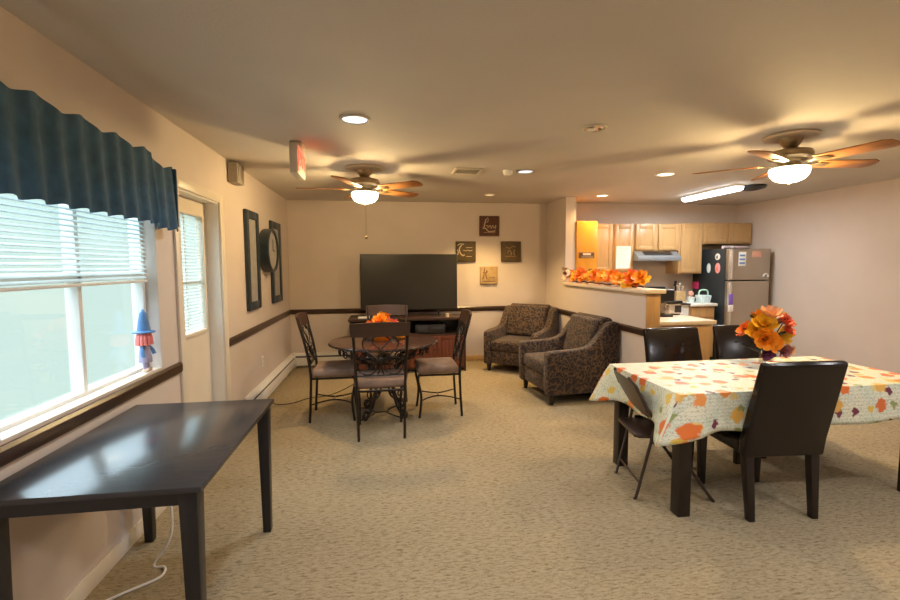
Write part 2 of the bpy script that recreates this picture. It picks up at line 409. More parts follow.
# door_1
d = MB(); DX1 = -1.466; DX0 = DX1-0.042
GY0, GY1, GZ0, GZ1 = 3.46, 3.985, 0.985, 1.885
d.box(DX0, DX1, DY0+0.022, GY0, 0.012, DZ1-0.022); d.box(DX0, DX1, GY1, DY1-0.022, 0.012, DZ1-0.022)
d.box(DX0, DX1, GY0, GY1, 0.012, GZ0); d.box(DX0, DX1, GY0, GY1, GZ1, DZ1-0.022)
door = struct('door_1', d, M['trimwhite'])
f = MB(); frame_yz(f, DX1, DX1+0.014, GY0-0.03, GY1+0.03, GZ0-0.03, GZ1+0.03, 0.03)
struct('glass_frame', f, M['trimwhite'], door)
struct('pane', MB().box(DX0+0.005, DX0+0.010, GY0, GY1, GZ0, GZ1), M['glass'], door)
bb = MB()
for i in range(35):
    z = GZ0+0.012+i*0.0255
    bb.box(-0.010, 0.010, GY0+0.004, GY1-0.004, -0.0008, 0.0008, M=Matrix.Translation((DX0+0.026, 0, z)) @ Matrix.Rotation(R(30), 4, 'Y'))
struct('blind', bb, M['slat'], door)
struct('muntin', MB().box(DX0+0.012, DX0+0.016, GY0, GY1, 1.36, 1.385).box(DX0+0.012, DX0+0.016, 3.71, 3.735, GZ0, GZ1), M['white'], door)
struct('door_knob', MB().lathe([(0.0, 0), (0.026, 0.0), (0.026, 0.006), (0.011, 0.012), (0.011, 0.035), (0.026, 0.045), (0.028, 0.058), (0.018, 0.068), (0, 0.07)],
       n=20, M=Matrix.Translation((DX1, 3.385, 0.93)) @ Matrix.Rotation(R(90), 4, 'Y')), M['chrome'], door)
# jamb + casing
j = MB(); j.box(XL-T, XL, DY0, DY0+0.02, 0, DZ1); j.box(XL-T, XL, DY1-0.02, DY1, 0, DZ1); j.box(XL-T, XL, DY0+0.02, DY1-0.02, DZ1-0.02, DZ1)
struct('trim_6', j, M['white'])
c = MB(); c.box(XL, XL+0.018, DY0-0.07, DY0+0.008, 0, DZ1+0.065, 0.004); c.box(XL, XL+0.018, DY1-0.008, DY1+0.085, 0, DZ1+0.065, 0.004)
c.box(XL, XL+0.018, DY0+0.008, DY1-0.008, DZ1-0.008, DZ1+0.065, 0.004)
struct('trim_7', c, M['trimwhite'])

# valance
va = thing('window_valance', (XL+0.06, 2.4, 1.70), 'dark teal gathered valance hanging above the left window', 'curtain')
def sheet(y0, y1, ztop, zbot, xo, nf, amp):
    t = bmesh.new(); ny, nz = 64, 8; g = []
    for s_ in (0, 1):
        G = []
        for i in range(ny+1):
            u = i/ny; row = []
            for k in range(nz+1):
                v_ = k/nz
                x = XL + xo + amp*(0.5+0.5*v_)*math.sin(u*nf*2*PI + 0.6*math.sin(v_*2)) + 0.02*v_ - s_*0.006
                z = ztop + (zbot-ztop)*v_ + 0.006*math.sin(u*nf*2*PI+1)*v_ + 0.014*math.sin(u*nf*PI)*(1-v_)
                row.append(t.verts.new((x, y0+(y1-y0)*u, z)))
            G.append(row)
        g.append(G)
    for i in range(ny):
        for k in range(nz):
            a = g[0]; t.faces.new([a[i][k], a[i+1][k], a[i+1][k+1], a[i][k+1]])
            a = g[1]; t.faces.new([a[i][k], a[i][k+1], a[i+1][k+1], a[i+1][k]])
    for i in range(ny):
        for k in (0, nz):
            t.faces.new([g[0][i][k], g[1][i][k], g[1][i+1][k], g[0][i+1][k]])
    for k in range(nz):
        for i in (0, ny):
            t.faces.new([g[0][i][k], g[0][i][k+1], g[1][i][k+1], g[1][i][k]])
    bmesh.ops.recalc_face_normals(t, faces=t.faces[:])
    return t
MB().add(sheet(1.62, 2.80, 2.125, 1.735, 0.095, 9, 0.014)).build('fabric', M['valance'], va)
MB().add(sheet(2.79, 3.10, 2.095, 1.715, 0.075, 2.5, 0.012)).build('end_pleat', M['valance'], va)
MB().box(XL+0.004, XL+0.10, 3.085, 3.10, 1.74, 2.095, 0.004).build('side_return', M['valance'], va)
MB().tube([(XL+0.055, 1.60, 2.05), (XL+0.055, 3.08, 2.05)], 0.012).build('curtain_rod', M['white'], va)

# baseboard heaters
def heater(axis, a0, a1, label):
    h = thing('baseboard_heater', ((XL+0.035, (a0+a1)/2, 0) if axis == 'y' else ((a0+a1)/2, YB-0.035, 0)), label, 'heater')
    def P(d, u0, u1, z0, z1, mb, bev=0.003):
        if axis == 'y': mb.box(XL+d[0], XL+d[1], u0, u1, z0, z1, bev)
        else: mb.box(u0, u1, YB-d[1], YB-d[0], z0, z1, bev)
        return mb
    P((0.002, 0.012), a0, a1, 0.0, 0.215, MB()).build('back_plate', M['heater'], h)
    P((0.058, 0.068), a0+0.06, a1-0.02, 0.03, 0.150, MB()).build('front_cover', M['heater'], h)
    mb = MB()
    pr_ = [(0.012, 0.215), (0.055, 0.195), (0.068, 0.175), (0.064, 0.175), (0.052, 0.188), (0.012, 0.205)]
    if axis == 'y': mb.prism([(XL+p, z) for p, z in pr_], a0+0.06, a1-0.02, 'y')
    else: mb.prism([(YB-p, z) for p, z in pr_], a0+0.06, a1-0.02, 'x')
    mb.build('top_hood', M['heater'], h)
    P((0.014, 0.050), a0+0.06, a1-0.02, 0.05, 0.165, MB()).build('heating_fins', M['darkgap'], h)
    P((0.002, 0.070), a0, a0+0.06, 0.0, 0.216, MB()).build('end_cap', M['heater'], h)
    P((0.002, 0.070), a1-0.02, a1, 0.0, 0.216, MB()).build('end_cap', M['heater'], h)
    return h
heater('y', 4.58, YB-0.075, 'long white baseboard heater along the left wall below the two framed panels')
heater('x', XL+0.002, -0.30, 'short white baseboard heater on the back wall behind the left dining chair')

# ------------------------------------------------------------------ wall decoration on the left wall
def wall_panel(y0, y1, z0, z1, label):
    p = thing('framed_panel', (XL+0.015, (y0+y1)/2, z0), label, 'wall decor', 'tall framed panels on the left wall')
    f = MB(); frame_yz(f, XL, XL+0.035, y0, y1, z0, z1, 0.085, 0.008); f.build('frame', M['tealframe'], p)
    MB().box(XL+0.002, XL+0.018, y0+0.08, y1-0.08, z0+0.08, z1-0.08).build('panel', M['greymat'], p)
    return p
wall_panel(4.78, 5.235, 1.04, 2.06, 'tall narrow slate-blue framed panel nearer the door')
wall_panel(5.80, 6.30, 1.035, 2.045, 'tall narrow slate-blue framed panel nearer the back corner')
ck = thing('wall_clock', (XL+0.05, 5.53, 1.43), 'round wall clock with a thick dark rim between the two tall panels', 'clock')
RY = Matrix.Translation((XL, 5.53, 1.67)) @ Matrix.Rotation(R(90), 4, 'Y')
MB().lathe([(0.21, 0.0), (0.24, 0.0), (0.25, 0.02), (0.25, 0.105), (0.235, 0.115), (0.215, 0.105), (0.21, 0.02)], n=40, M=RY, cap=False).build('rim', M['tealframe'], ck)
MB().lathe([(0, 0.002), (0.213, 0.002), (0.213, 0.095), (0, 0.10)], n=40, M=RY).build('dial', M['greymat'], ck)
hn = MB(); hn.box(XL+0.102, XL+0.106, 5.523, 5.537, 1.665, 1.80); hn.box(XL+0.102, XL+0.106, 5.53, 5.63, 1.662, 1.676); hn.build('hands', M['black'], ck)
sp = thing('wall_speaker', (XL+0.05, 4.45, 2.24), 'small tan box mounted high on the left wall beyond the door', 'speaker')
MB().box(XL, XL+0.09, 4.36, 4.55, 2.24, 2.42, 0.012).build('housing', M['backsplash'], sp)
MB().box(XL+0.09, XL+0.095, 4.38, 4.53, 2.26, 2.40, 0.003).build('grille', M['backsplash'], sp)
oc = thing('outlet_cover', (XL+0.003, 5.30, 0.40), 'white wall outlet below the chair rail on the left wall', 'outlet')
MB().box(XL, XL+0.006, 5.265, 5.335, 0.37, 0.485, 0.003).build('plate', M['white'], oc)
MB().box(XL+0.006, XL+0.009, 5.283, 5.317, 0.385, 0.42, 0.003).build('socket', M['trimwhite'], oc)
MB().box(XL+0.006, XL+0.009, 5.283, 5.317, 0.435, 0.47, 0.003).build('socket', M['trimwhite'], oc)

# exit sign
ex = thing('exit_sign', (-0.652, 3.76, 2.19), 'lit red exit sign hanging from the ceiling left of the ceiling fan', 'exit sign')
MB().box(-0.685, -0.625, 3.60, 3.92, 2.19, 2.412, 0.006).build('housing', M['fanwhite'], ex)
MB().box(-0.70, -0.60, 3.68, 3.84, 2.412, 2.44, 0.006).build('mount', M['fanwhite'], ex)
MB().box(-0.626, -0.621, 3.615, 3.905, 2.205, 2.398, 0.002).build('face', M['exitface'], ex)
def text_part(txt, size, mat, name, parent, Mx, ext=0.002):
    cu = bpy.data.curves.new('txt', 'FONT'); cu.body = txt; cu.size = size; cu.extrude = ext; cu.align_x = 'CENTER'; cu.align_y = 'CENTER'
    to = bpy.data.objects.new('txt', cu); COL.objects.link(to)
    dg = bpy.context.evaluated_depsgraph_get(); me = bpy.data.meshes.new_from_object(to.evaluated_get(dg))
    bpy.data.objects.remove(to); t = bmesh.new(); t.from_mesh(me); bpy.data.meshes.remove(me)
    mb = MB(); mb.add(t, Mx); return mb.build(name, mat, parent)
# text lies in local xy, facing +z -> face +x, reading along +y
face_px = Matrix(((0, 0, 1, 0), (1, 0, 0, 0), (0, 1, 0, 0), (0, 0, 0, 1)))
text_part('EXIT', 0.155, M['exitred'], 'letters', ex, Matrix.Translation((-0.620, 3.76, 2.30)) @ face_px)

# ------------------------------------------------------------------ back wall plaques
def stroke(mb, pts, r, cx, cz, y): mb.tube(spl([(cx+px, y, cz+pz) for px, pz in pts], 6), r, 6)
def plaque(cx, cz, s, m, ink, strokes, label, rim=None):
    p = thing('wall_plaque', (cx, YB-0.015, cz-s/2), label, 'plaque', 'square plaques in a diamond on the back wall')
    MB().box(cx-s/2, cx+s/2, YB-0.034, YB, cz-s/2, cz+s/2, 0.008).build('board', M[m], p)
    L = MB()
    for r, pts in strokes: stroke(L, pts, r, cx, cz, YB-0.034)
    L.build('lettering', M[ink], p)
    if rim:
        f = MB()
        h = s/2-0.012
        f.box(cx-h, cx+h, YB-0.038, YB-0.03, cz+h-0.012, cz+h); f.box(cx-h, cx+h, YB-0.038, YB-0.03, cz-h, cz-h+0.012)
        f.box(cx-h, cx-h+0.012, YB-0.038, YB-0.03, cz-h+0.012, cz+h-0.012); f.box(cx+h-0.012, cx+h, YB-0.038, YB-0.03, cz-h+0.012, cz+h-0.012)
        f.build('border', M[rim], p)
ls = [(0.009, [(-0.05, 0.11), (-0.07, 0.05), (-0.085, -0.02), (-0.10, -0.035), (-0.06, -0.04), (-0.02, -0.08), (0.02, -0.085), (0.09, -0.075)]),
      (0.005, [(-0.03, 0.13), (-0.02, 0.09), (-0.03, 0.06), (-0.045, 0.055)]), (0.005, [(-0.06, 0.0), (-0.02, 0.0), (-0.03, -0.03)]),
      (0.005, [(-0.01, -0.03), (0.01, 0.01), (0.03, -0.04), (0.05, 0.01), (0.07, -0.03), (0.10, 0.01), (0.09, -0.05)]), (0.003, [(-0.09, -0.1), (0.09, -0.1)])]
plaque(1.612, 2.09, 0.305, 'plaqueRed', 'ink', ls, 'rust-red square plaque with pale script, top of the four on the back wall')
tc_ = [(0.008, [(-0.13, 0.09), (-0.09, 0.115), (-0.03, 0.11)]), (0.010, [(-0.06, 0.10), (-0.10, 0.05), (-0.09, -0.02), (-0.05, -0.06), (-0.02, -0.05)]),
      (0.007, [(-0.135, 0.03), (-0.12, -0.01), (-0.13, -0.05)]), (0.005, [(-0.04, 0.02), (0.0, 0.01), (0.03, 0.02), (0.06, 0.01), (0.10, 0.02)]), (0.004, [(0.0, 0.06), (0.1, 0.06)]), (0.004, [(0.0, -0.075), (0.09, -0.075)])]
plaque(1.245, 1.70, 0.31, 'plaqueGreen', 'ink', tc_, 'dark olive square plaque beside the television corner, left of the four')
rp = [(0.007, [(-0.08, 0.07), (-0.03, 0.05), (0.02, 0.08), (0.07, 0.07)]), (0.008, [(-0.06, -0.02), (-0.03, 0.02), (0.0, -0.02), (0.0, -0.06)]), (0.008, [(0.06, 0.03), (0.04, -0.02), (0.06, -0.06)]), (0.006, [(-0.09, -0.075), (0.08, -0.075)])]
plaque(1.958, 1.70, 0.315, 'plaqueBrown', 'inkdim', rp, 'brown square plaque with faded marks, right of the four on the back wall', 'plaqueGreen')
bp = [(0.008, [(-0.07, 0.11), (-0.08, 0.0), (-0.10, -0.06)]), (0.008, [(-0.03, 0.08), (-0.05, 0.02), (-0.03, -0.06)]), (0.006, [(-0.10, 0.05), (-0.05, 0.04), (-0.01, 0.06)]), (0.004, [(0.0, -0.03), (0.10, -0.03)]), (0.005, [(-0.11, -0.09), (0.10, -0.09)])]
plaque(1.605, 1.335, 0.275, 'plaqueCream', 'darkink', bp, 'cream square plaque, lowest of the four on the back wall', 'plaqueCream')

# ------------------------------------------------------------------ television and stand
tv = thing('television', (0.365, 6.5, 0.77), 'large flat black television standing on the dark media stand', 'television')
MB().box(-0.33, 1.055, 6.535, 6.575, 0.852, 1.655, 0.006).box(0.0, 0.73, 6.57, 6.60, 0.95, 1.40, 0.01).build('housing', M['black'], tv)
MB().box(-0.318, 1.043, 6.531, 6.537, 0.868, 1.643).build('screen', M['screen'], tv)
for x in (-0.05, 0.78):
    st = MB(); st.box(x-0.012, x+0.012, 6.42, 6.66, 0.7705, 0.780, 0.003); st.box(x-0.012, x+0.012, 6.54, 6.57, 0.775, 0.865, 0.003)
    st.build('stand_foot', M['black'], tv)
ts = thing('media_stand', (0.33, 6.5, 0), 'dark wood media stand with open shelf and cherry doors under the television', 'tv stand')
c = MB(); X0, X1, Y0, Y1 = -0.47, 1.13, 6.24, 6.74
c.box(X0, X0+0.03, Y0+0.01, Y1, 0, 0.735); c.box(X1-0.03, X1, Y0+0.01, Y1, 0, 0.735); c.box(X0+0.03, X1-0.03, Y1-0.015, Y1, 0.06, 0.735)
c.box(X0+0.03, X1-0.03, Y0+0.02, Y1-0.015, 0.04, 0.07); c.box(X0+0.03, X1-0.03, Y0+0.02, Y1-0.015, 0.515, 0.54); c.box(0.32, 0.345, Y0+0.02, Y1-0.015, 0.07, 0.735)
c.build('body', M['darkwood'], ts)
MB().box(X0-0.02, X1+0.02, Y0-0.01, Y1+0.01, 0.735, 0.77, 0.006).build('top', M['darkwood'], ts)
for k in range(4):
    w_ = (X1-X0-0.06)/4; x0 = X0+0.03+k*w_+0.003; x1 = x0+w_-0.006
    dd = MB(); dd.box(x0, x1, Y0, Y0+0.018, 0.075, 0.512, 0.003)
    for a, b_ in ((x0, x0+0.05), (x1-0.05, x1)): dd.box(a, b_, Y0-0.008, Y0+0.002, 0.075, 0.512, 0.003)
    dd.box(x0+0.05, x1-0.05, Y0-0.008, Y0+0.002, 0.075, 0.13, 0.003); dd.box(x0+0.05, x1-0.05, Y0-0.008, Y0+0.002, 0.455, 0.512, 0.003)
    for i in range(5):
        xx = x0+0.06+i*(x1-x0-0.12)/5; dd.box(xx, xx+(x1-x0-0.12)/5-0.006, Y0-0.004, Y0+0.002, 0.13, 0.455, 0.002)
    do = dd.build('door', M['cherry'], ts)
    kx = x1-0.025 if k % 2 == 0 else x0+0.025
    MB().ball((kx, Y0-0.016, 0.32), 0.011, 10).build('knob', M['iron'], do)
bx_ = thing('cable_box', (0.62, 6.40, 0.54), 'black set-top box on the open shelf of the media stand', 'media player')
MB().box(0.42, 0.84, 6.28, 6.56, 0.545, 0.665, 0.006).build('housing', M['black'], bx_)
MB().box(0.44, 0.60, 6.276, 6.282, 0.57, 0.645, 0.002).box(0.64, 0.82, 6.276, 6.282, 0.60, 0.63, 0.002).build('front_panel', M['darkgap'], bx_)
for x in (0.45, 0.81): MB().box(x-0.015, x+0.015, 6.30, 6.54, 0.54, 0.546).build('foot', M['black'], bx_)
wb = thing('white_remote_box', (-0.27, 6.30, 0.77), 'small white flat box lying on the left end of the media stand', 'box')
MB().box(-0.36, -0.20, 6.27, 6.36, 0.77, 0.795, 0.006).build('box', M['white'], wb)
MB().box(-0.17, -0.13, 6.29, 6.34, 0.77, 0.785, 0.004).box(-0.20, -0.17, 6.30, 6.33, 0.772, 0.78, 0.003).build('plug', M['black'], wb)
sm = thing('small_jar', (0.87, 6.29, 0.77), 'small tan candle jar on the right end of the media stand', 'candle')
MB().lathe([(0, 0), (0.025, 0), (0.027, 0.045), (0.022, 0.045), (0.0, 0.04)], (0.87, 6.29, 0.77), 16).build('jar', M['cream_cloth'], sm)
MB().tube([(0.87, 6.29, 0.805), (0.87, 6.29, 0.822)], 0.002, 6).build('wick', M['black'], sm)

# ------------------------------------------------------------------ ceiling lights, vent, detector
def recessed(x, y, r, lens, label, energy=0, color=(1, 1, 1), angle=150, group='recessed ceiling lights'):
    t = thing('recessed_light', (x, y, ZC), label, 'ceiling light', group)
    MB().lathe([(r*0.80, -0.001), (r, -0.001), (r*1.0, -0.006), (r*0.86, -0.012), (r*0.80, -0.006)], (x, y, ZC), 32, cap=False).build('trim_ring', M['fanwhite'], t)
    MB().lathe([(0, -0.002), (r*0.80, -0.002), (r*0.78, -0.006), (0, -0.010)], (x, y, ZC), 32).build('lens', lens, t)
    if energy:
        L = bpy.data.lights.new('downlight', 'SPOT'); L.energy = energy; L.color = color; L.spot_size = R(angle); L.spot_blend = 0.6; L.shadow_soft_size = 0.07
        lo = bpy.data.objects.new('downlight', L); COL.objects.link(lo); lo.location = (x, y, ZC-0.03)
    return t
COOL, NEUT, WARM, AMB = (0.80, 0.90, 1.0), (0.97, 0.97, 1.0), (1.0, 0.78, 0.50), (1.0, 0.66, 0.26)
recessed(-0.17, 3.08, 0.10, M['lensCool'], 'bluish lit recessed light nearest the camera, left of centre', 24, COOL)
recessed(1.435, 4.53, 0.09, M['lensCool'], 'bright white recessed light beside the small ceiling detector', 30, NEUT)
recessed(2.95, 4.49, 0.10, M['lensWarm'], 'lit recessed light on the right, in front of the kitchen tube', 34, NEUT)
recessed(2.98, 5.96, 0.09, M['lensWarm'], 'warm lit recessed light right of the divider wall over the kitchen', 25, (1.0, 0.64, 0.26))
recessed(1.43, 6.07, 0.075, M['lensDim'], 'dim amber recessed light above the plaques', 85, AMB, 118)
off = recessed(1.465, 3.06, 0.085, M['chrome'], 'unlit recessed light with a speckled metal reflector')
MB().lathe([(0, -0.011), (0.03, -0.010), (0.028, -0.02), (0, -0.022)], (1.44, 3.06, ZC), 16).build('bulb', M['white'], off)
MB().lathe([(0, -0.011), (0.012, -0.010), (0.012, -0.014), (0, -0.016)], (1.50, 3.06, ZC), 12).build('socket', M['black'], off)
for x in (-0.17, 1.45, 2.97, 4.5):  # unseen downlights added as front fill for the room
    for y in (1.1, -0.3):
        recessed(x, y, 0.09, M['lensWarm'], 'added recessed fill light in the near half of the ceiling, out of view', 24, NEUT, group='added fill lights over the near half of the room')
vt = thing('ceiling_vent', (0.845, 4.58, ZC), 'square louvred air vent on the ceiling between the fan and the detector', 'vent')
v = MB(); x0, x1, y0, y1 = 0.70, 0.99, 4.45, 4.71
for a in ((x0, x0+0.03, y0, y1), (x1-0.03, x1, y0, y1), (x0+0.03, x1-0.03, y0, y0+0.03), (x0+0.03, x1-0.03, y1-0.03, y1)): v.box(*a, ZC-0.014, ZC-0.001, 0.003)
v.build('frame', M['fanwhite'], vt)
MB().box(x0+0.03, x1-0.03, y0+0.03, y1-0.03, ZC-0.004, ZC-0.001).build('backing', M['darkgap'], vt)
for i in range(7):
    yy = y0+0.045+i*0.027
    MB().box(x0+0.03, x1-0.03, -0.011, 0.011, -0.001, 0.001, M=Matrix.Translation((0, yy, ZC-0.010)) @ Matrix.Rotation(R(30), 4, 'X')).build('louvre', M['fanwhite'], vt)
sd = thing('smoke_detector', (1.25, 4.52, ZC-0.05), 'small white smoke detector between the vent and the bright recessed light', 'smoke detector')
MB().lathe([(0, 0), (0.035, 0), (0.045, 0.012), (0.05, 0.035), (0.055, 0.049), (0, 0.049)], (1.25, 4.52, ZC-0.05), 24).build('body', M['white'], sd)
MB().lathe([(0, -0.003), (0.012, -0.003), (0.012, 0.001), (0, 0.001)], (1.25, 4.52, ZC-0.05), 12).build('test_button', M['fanwhite'], sd)
# kitchen tube
tb = thing('fluorescent_light', (4.20, 5.43, ZC-0.08), 'bright white fluorescent tube fixture on the kitchen ceiling', 'ceiling light')
MB().box(4.140, 4.260, 4.93, 5.93, ZC-0.030, ZC-0.001, 0.005).build('tray', M['white'], tb)
MB().prism([(4.20-0.06, ZC-0.031), (4.20-0.052, ZC-0.062), (4.20-0.025, ZC-0.078), (4.20+0.025, ZC-0.078), (4.20+0.052, ZC-0.062), (4.20+0.06, ZC-0.031)], 4.94, 5.92, 'y').build('diffuser', M['tube'], tb)
L = bpy.data.lights.new('tube_glow', 'AREA'); L.shape = 'RECTANGLE'; L.size = 0.10; L.size_y = 0.97; L.energy = 17; L.color = (0.95, 0.98, 1.0)
lo = bpy.data.objects.new('tube_glow', L); COL.objects.link(lo); lo.location = (4.20, 5.43, ZC-0.085)
dd = thing('ceiling_detector', (4.47, 5.06, ZC-0.05), 'dark round ceiling fitting at the near end of the fluorescent tube', 'detector')
MB().lathe([(0, 0), (0.09, 0.002), (0.145, 0.018), (0.16, 0.035), (0.15, 0.05), (0, 0.05)], (4.47, 5.06, ZC-0.05), 28).build('body', M['darkgap'], dd)
MB().lathe([(0.05, -0.002), (0.06, -0.002), (0.06, 0.004), (0.05, 0.004)], (4.47, 5.06, ZC-0.05), 20, cap=False).build('ring', M['black'], dd)

# ------------------------------------------------------------------ ceiling fans
def make_fan(loc, a0, label, chain):
    f = thing('ceiling_fan', loc, label, 'ceiling fan', 'ceiling fans with lit bowls')
    cx, cy, cz = loc
    MB().lathe([(0.0, -0.001), (0.175, -0.001), (0.18, -0.010), (0.165, -0.022), (0.10, -0.026), (0, -0.026)], loc, 40).build('medallion', M['fanwhite'], f)
    MB().lathe([(0.075, -0.026), (0.07, -0.05), (0.045, -0.085), (0.03, -0.11), (0, -0.11)], loc, 32).build('canopy', M['fanbody'], f)
    MB().lathe([(0.03, -0.10), (0.09, -0.105), (0.135, -0.118), (0.145, -0.14), (0.142, -0.165), (0.11, -0.18), (0.10, -0.20), (0.0, -0.20)], loc, 40).build('motor_housing', M['fanbody'], f)
    MB().lathe([(0.07, -0.20), (0.075, -0.225), (0.105, -0.232), (0.112, -0.242), (0.06, -0.245), (0, -0.245)], loc, 36).build('light_fitter', M['fanbody'], f)
    bo = MB(); pr_ = [(0.126, -0.240), (0.130, -0.252), (0.122, -0.290), (0.096, -0.322), (0.054, -0.340), (0.0, -0.345)]
    inner = [(max(r-0.006, 0), z+0.004) for r, z in reversed(pr_)]
    bo.lathe(pr_+inner[0:-1]+[(0.120, -0.240)], loc, 40, cap=False).build('lamp_bowl', M['bowl'], f)
    MB().lathe([(0, -0.363), (0.008, -0.359), (0.010, -0.349), (0.004, -0.343), (0, -0.343)], loc, 14).build('finial', M['fanbody'], f)
    for k in range(5):
        a = R(a0+72*k)
        Mx = Matrix.Translation(loc) @ Matrix.Rotation(a, 4, 'Z')
        bl_ = MB(); t = bmesh.new()
        out = [(0.19, -0.052), (0.21, -0.060), (0.60, -0.072), (0.638, -0.050), (0.650, 0.0), (0.638, 0.050), (0.60, 0.072), (0.21, 0.060), (0.19, 0.052)]
        Mb = Mx @ Matrix.Translation((0, 0, -0.205)) @ Matrix.Rotation(R(-11), 4, 'X')
        bl_.prism(out, -0.004, 0.004, 'z', 0.0015, M=Mb)
        bo_ = bl_.build('blade', M['blade'], f)
        ir = MB(); ir.prism([(0.10, -0.022), (0.16, -0.012), (0.20, -0.038), (0.27, -0.030), (0.28, 0.0), (0.27, 0.030), (0.20, 0.038), (0.16, 0.012), (0.10, 0.022)], -0.010, -0.004, 'z', 0.001, M=Mb)
        ir.build('blade_bracket', M['fanbody'], bo_)
    if chain:
        ch = MB(); ch.tube([(cx+0.01, cy-0.05, cz-0.243), (cx+0.012, cy-0.155, cz-0.30), (cx+0.012, cy-0.157, cz-0.68)], 0.0022, 6)
        ch.ball((cx+0.012, cy-0.157, cz-0.685), 0.013, 12); ch.build('pull_chain', M['fanbody'], f)
    L = bpy.data.lights.new('fan_lamp', 'POINT'); L.energy = 110; L.color = (1.0, 0.70, 0.31); L.shadow_soft_size = 0.06
    lo = bpy.data.objects.new('fan_lamp', L); COL.objects.link(lo); lo.location = (cx, cy, cz-0.285)
    return f
make_fan((-0.17, 4.57, ZC), -37, 'lit ceiling fan over the round dining table', True)
make_fan((3.01, 3.06, ZC), 137, 'lit ceiling fan over the cloth-covered table at the right', False)

# ------------------------------------------------------------------ round table and iron chairs
def scroll(c, r0, r1, a0, turns, n=26, plane='xz'):
    out = []
    for i in range(n+1):
        t = i/n; r = r0+(r1-r0)*t; a = a0+turns*2*PI*t
        u, w_ = r*math.cos(a), r*math.sin(a)
        out.append((c[0]+u, c[1], c[2]+w_) if plane == 'xz' else (c[0]+u, c[1]+w_, c[2]))
    return out
TC = (-0.01, 4.55, 0)
rt = thing('round_dining_table', TC, 'round dark cherry dining table on a scrolled iron base', 'table')
MB().lathe([(0, 0.722), (0.50, 0.722), (0.525, 0.728), (0.533, 0.738), (0.528, 0.749), (0.515, 0.752), (0, 0.752)], TC, 64).build('tabletop', M['tabletop'], rt)
rp_ = MB()
nn = 300
rope = [(TC[0]+(0.530+0.005*math.cos(i*2*PI/nn*60))*math.cos(i*2*PI/nn), TC[1]+(0.530+0.005*math.cos(i*2*PI/nn*60))*math.sin(i*2*PI/nn), 0.733+0.005*math.sin(i*2*PI/nn*60)) for i in range(nn)]
rp_.tube(rope, 0.006, 5, True).build('rope_edge', M['iron'], rt)
ap = MB()
ap.tube([(TC[0]+0.44*math.cos(i*2*PI/60), TC[1]+0.44*math.sin(i*2*PI/60), 0.715) for i in range(60)], 0.007, 6, True)
for k in range(20):
    a = 2*PI*k/20; Mx = Matrix.Translation((TC[0], TC[1], 0)) @ Matrix.Rotation(a, 4, 'Z') @ Matrix.Translation((0, -0.44, 0))
    ap.tube(scroll((0.0, 0, 0.665), 0.046, 0.014, PI/2, 1.4, 18), 0.007, 6, M=Mx)
ap.tube([(TC[0]+0.40*math.cos(i*2*PI/60), TC[1]+0.40*math.sin(i*2*PI/60), 0.64) for i in range(60)], 0.006, 6, True)
for k in range(8):
    a = 2*PI*k/8; ap.tube([(TC[0]+0.40*math.cos(a), TC[1]+0.40*math.sin(a), 0.64), (TC[0]+0.44*math.cos(a), TC[1]+0.44*math.sin(a), 0.715)], 0.006, 6)
ap.build('scroll_apron', M['iron'], rt)
for k in range(4):
    Mx = Matrix.Translation(TC) @ Matrix.Rotation(R(45+90*k), 4, 'Z')
    lg = MB()
    lg.tube(spl([(0.42, 0, 0.70), (0.34, 0, 0.62), (0.20, 0, 0.52), (0.13, 0, 0.38), (0.12, 0, 0.26), (0.17, 0, 0.12), (0.24, 0, 0.03), (0.275, 0, 0.016), (0.290, 0, 0.05), (0.268, 0, 0.085), (0.24, 0, 0.075)], 8), 0.017, 8, M=Mx)
    lg.tube(spl([(0.06, 0, 0.60), (0.08, 0, 0.45), (0.05, 0, 0.34), (0.07, 0, 0.22), (0.15, 0, 0.17)], 8), 0.010, 8, M=Mx)
    lg.tube(scroll((0.215, 0, 0.155), 0.055, 0.015, PI, 1.3, 22), 0.008, 6, M=Mx)
    lg.tube(scroll((0.27, 0, 0.60), 0.055, 0.012, PI/2, -1.3, 22), 0.008, 6, M=Mx)
    lg.build('leg', M['iron'], rt)
cr = MB()
for z, r in ((0.60, 0.062), (0.34, 0.052), (0.30, 0.12)): cr.tube([(TC[0]+r*math.cos(i*2*PI/32), TC[1]+r*math.sin(i*2*PI/32), z) for i in range(32)], 0.008, 6, True)
cr.build('base_rings', M['iron'], rt)
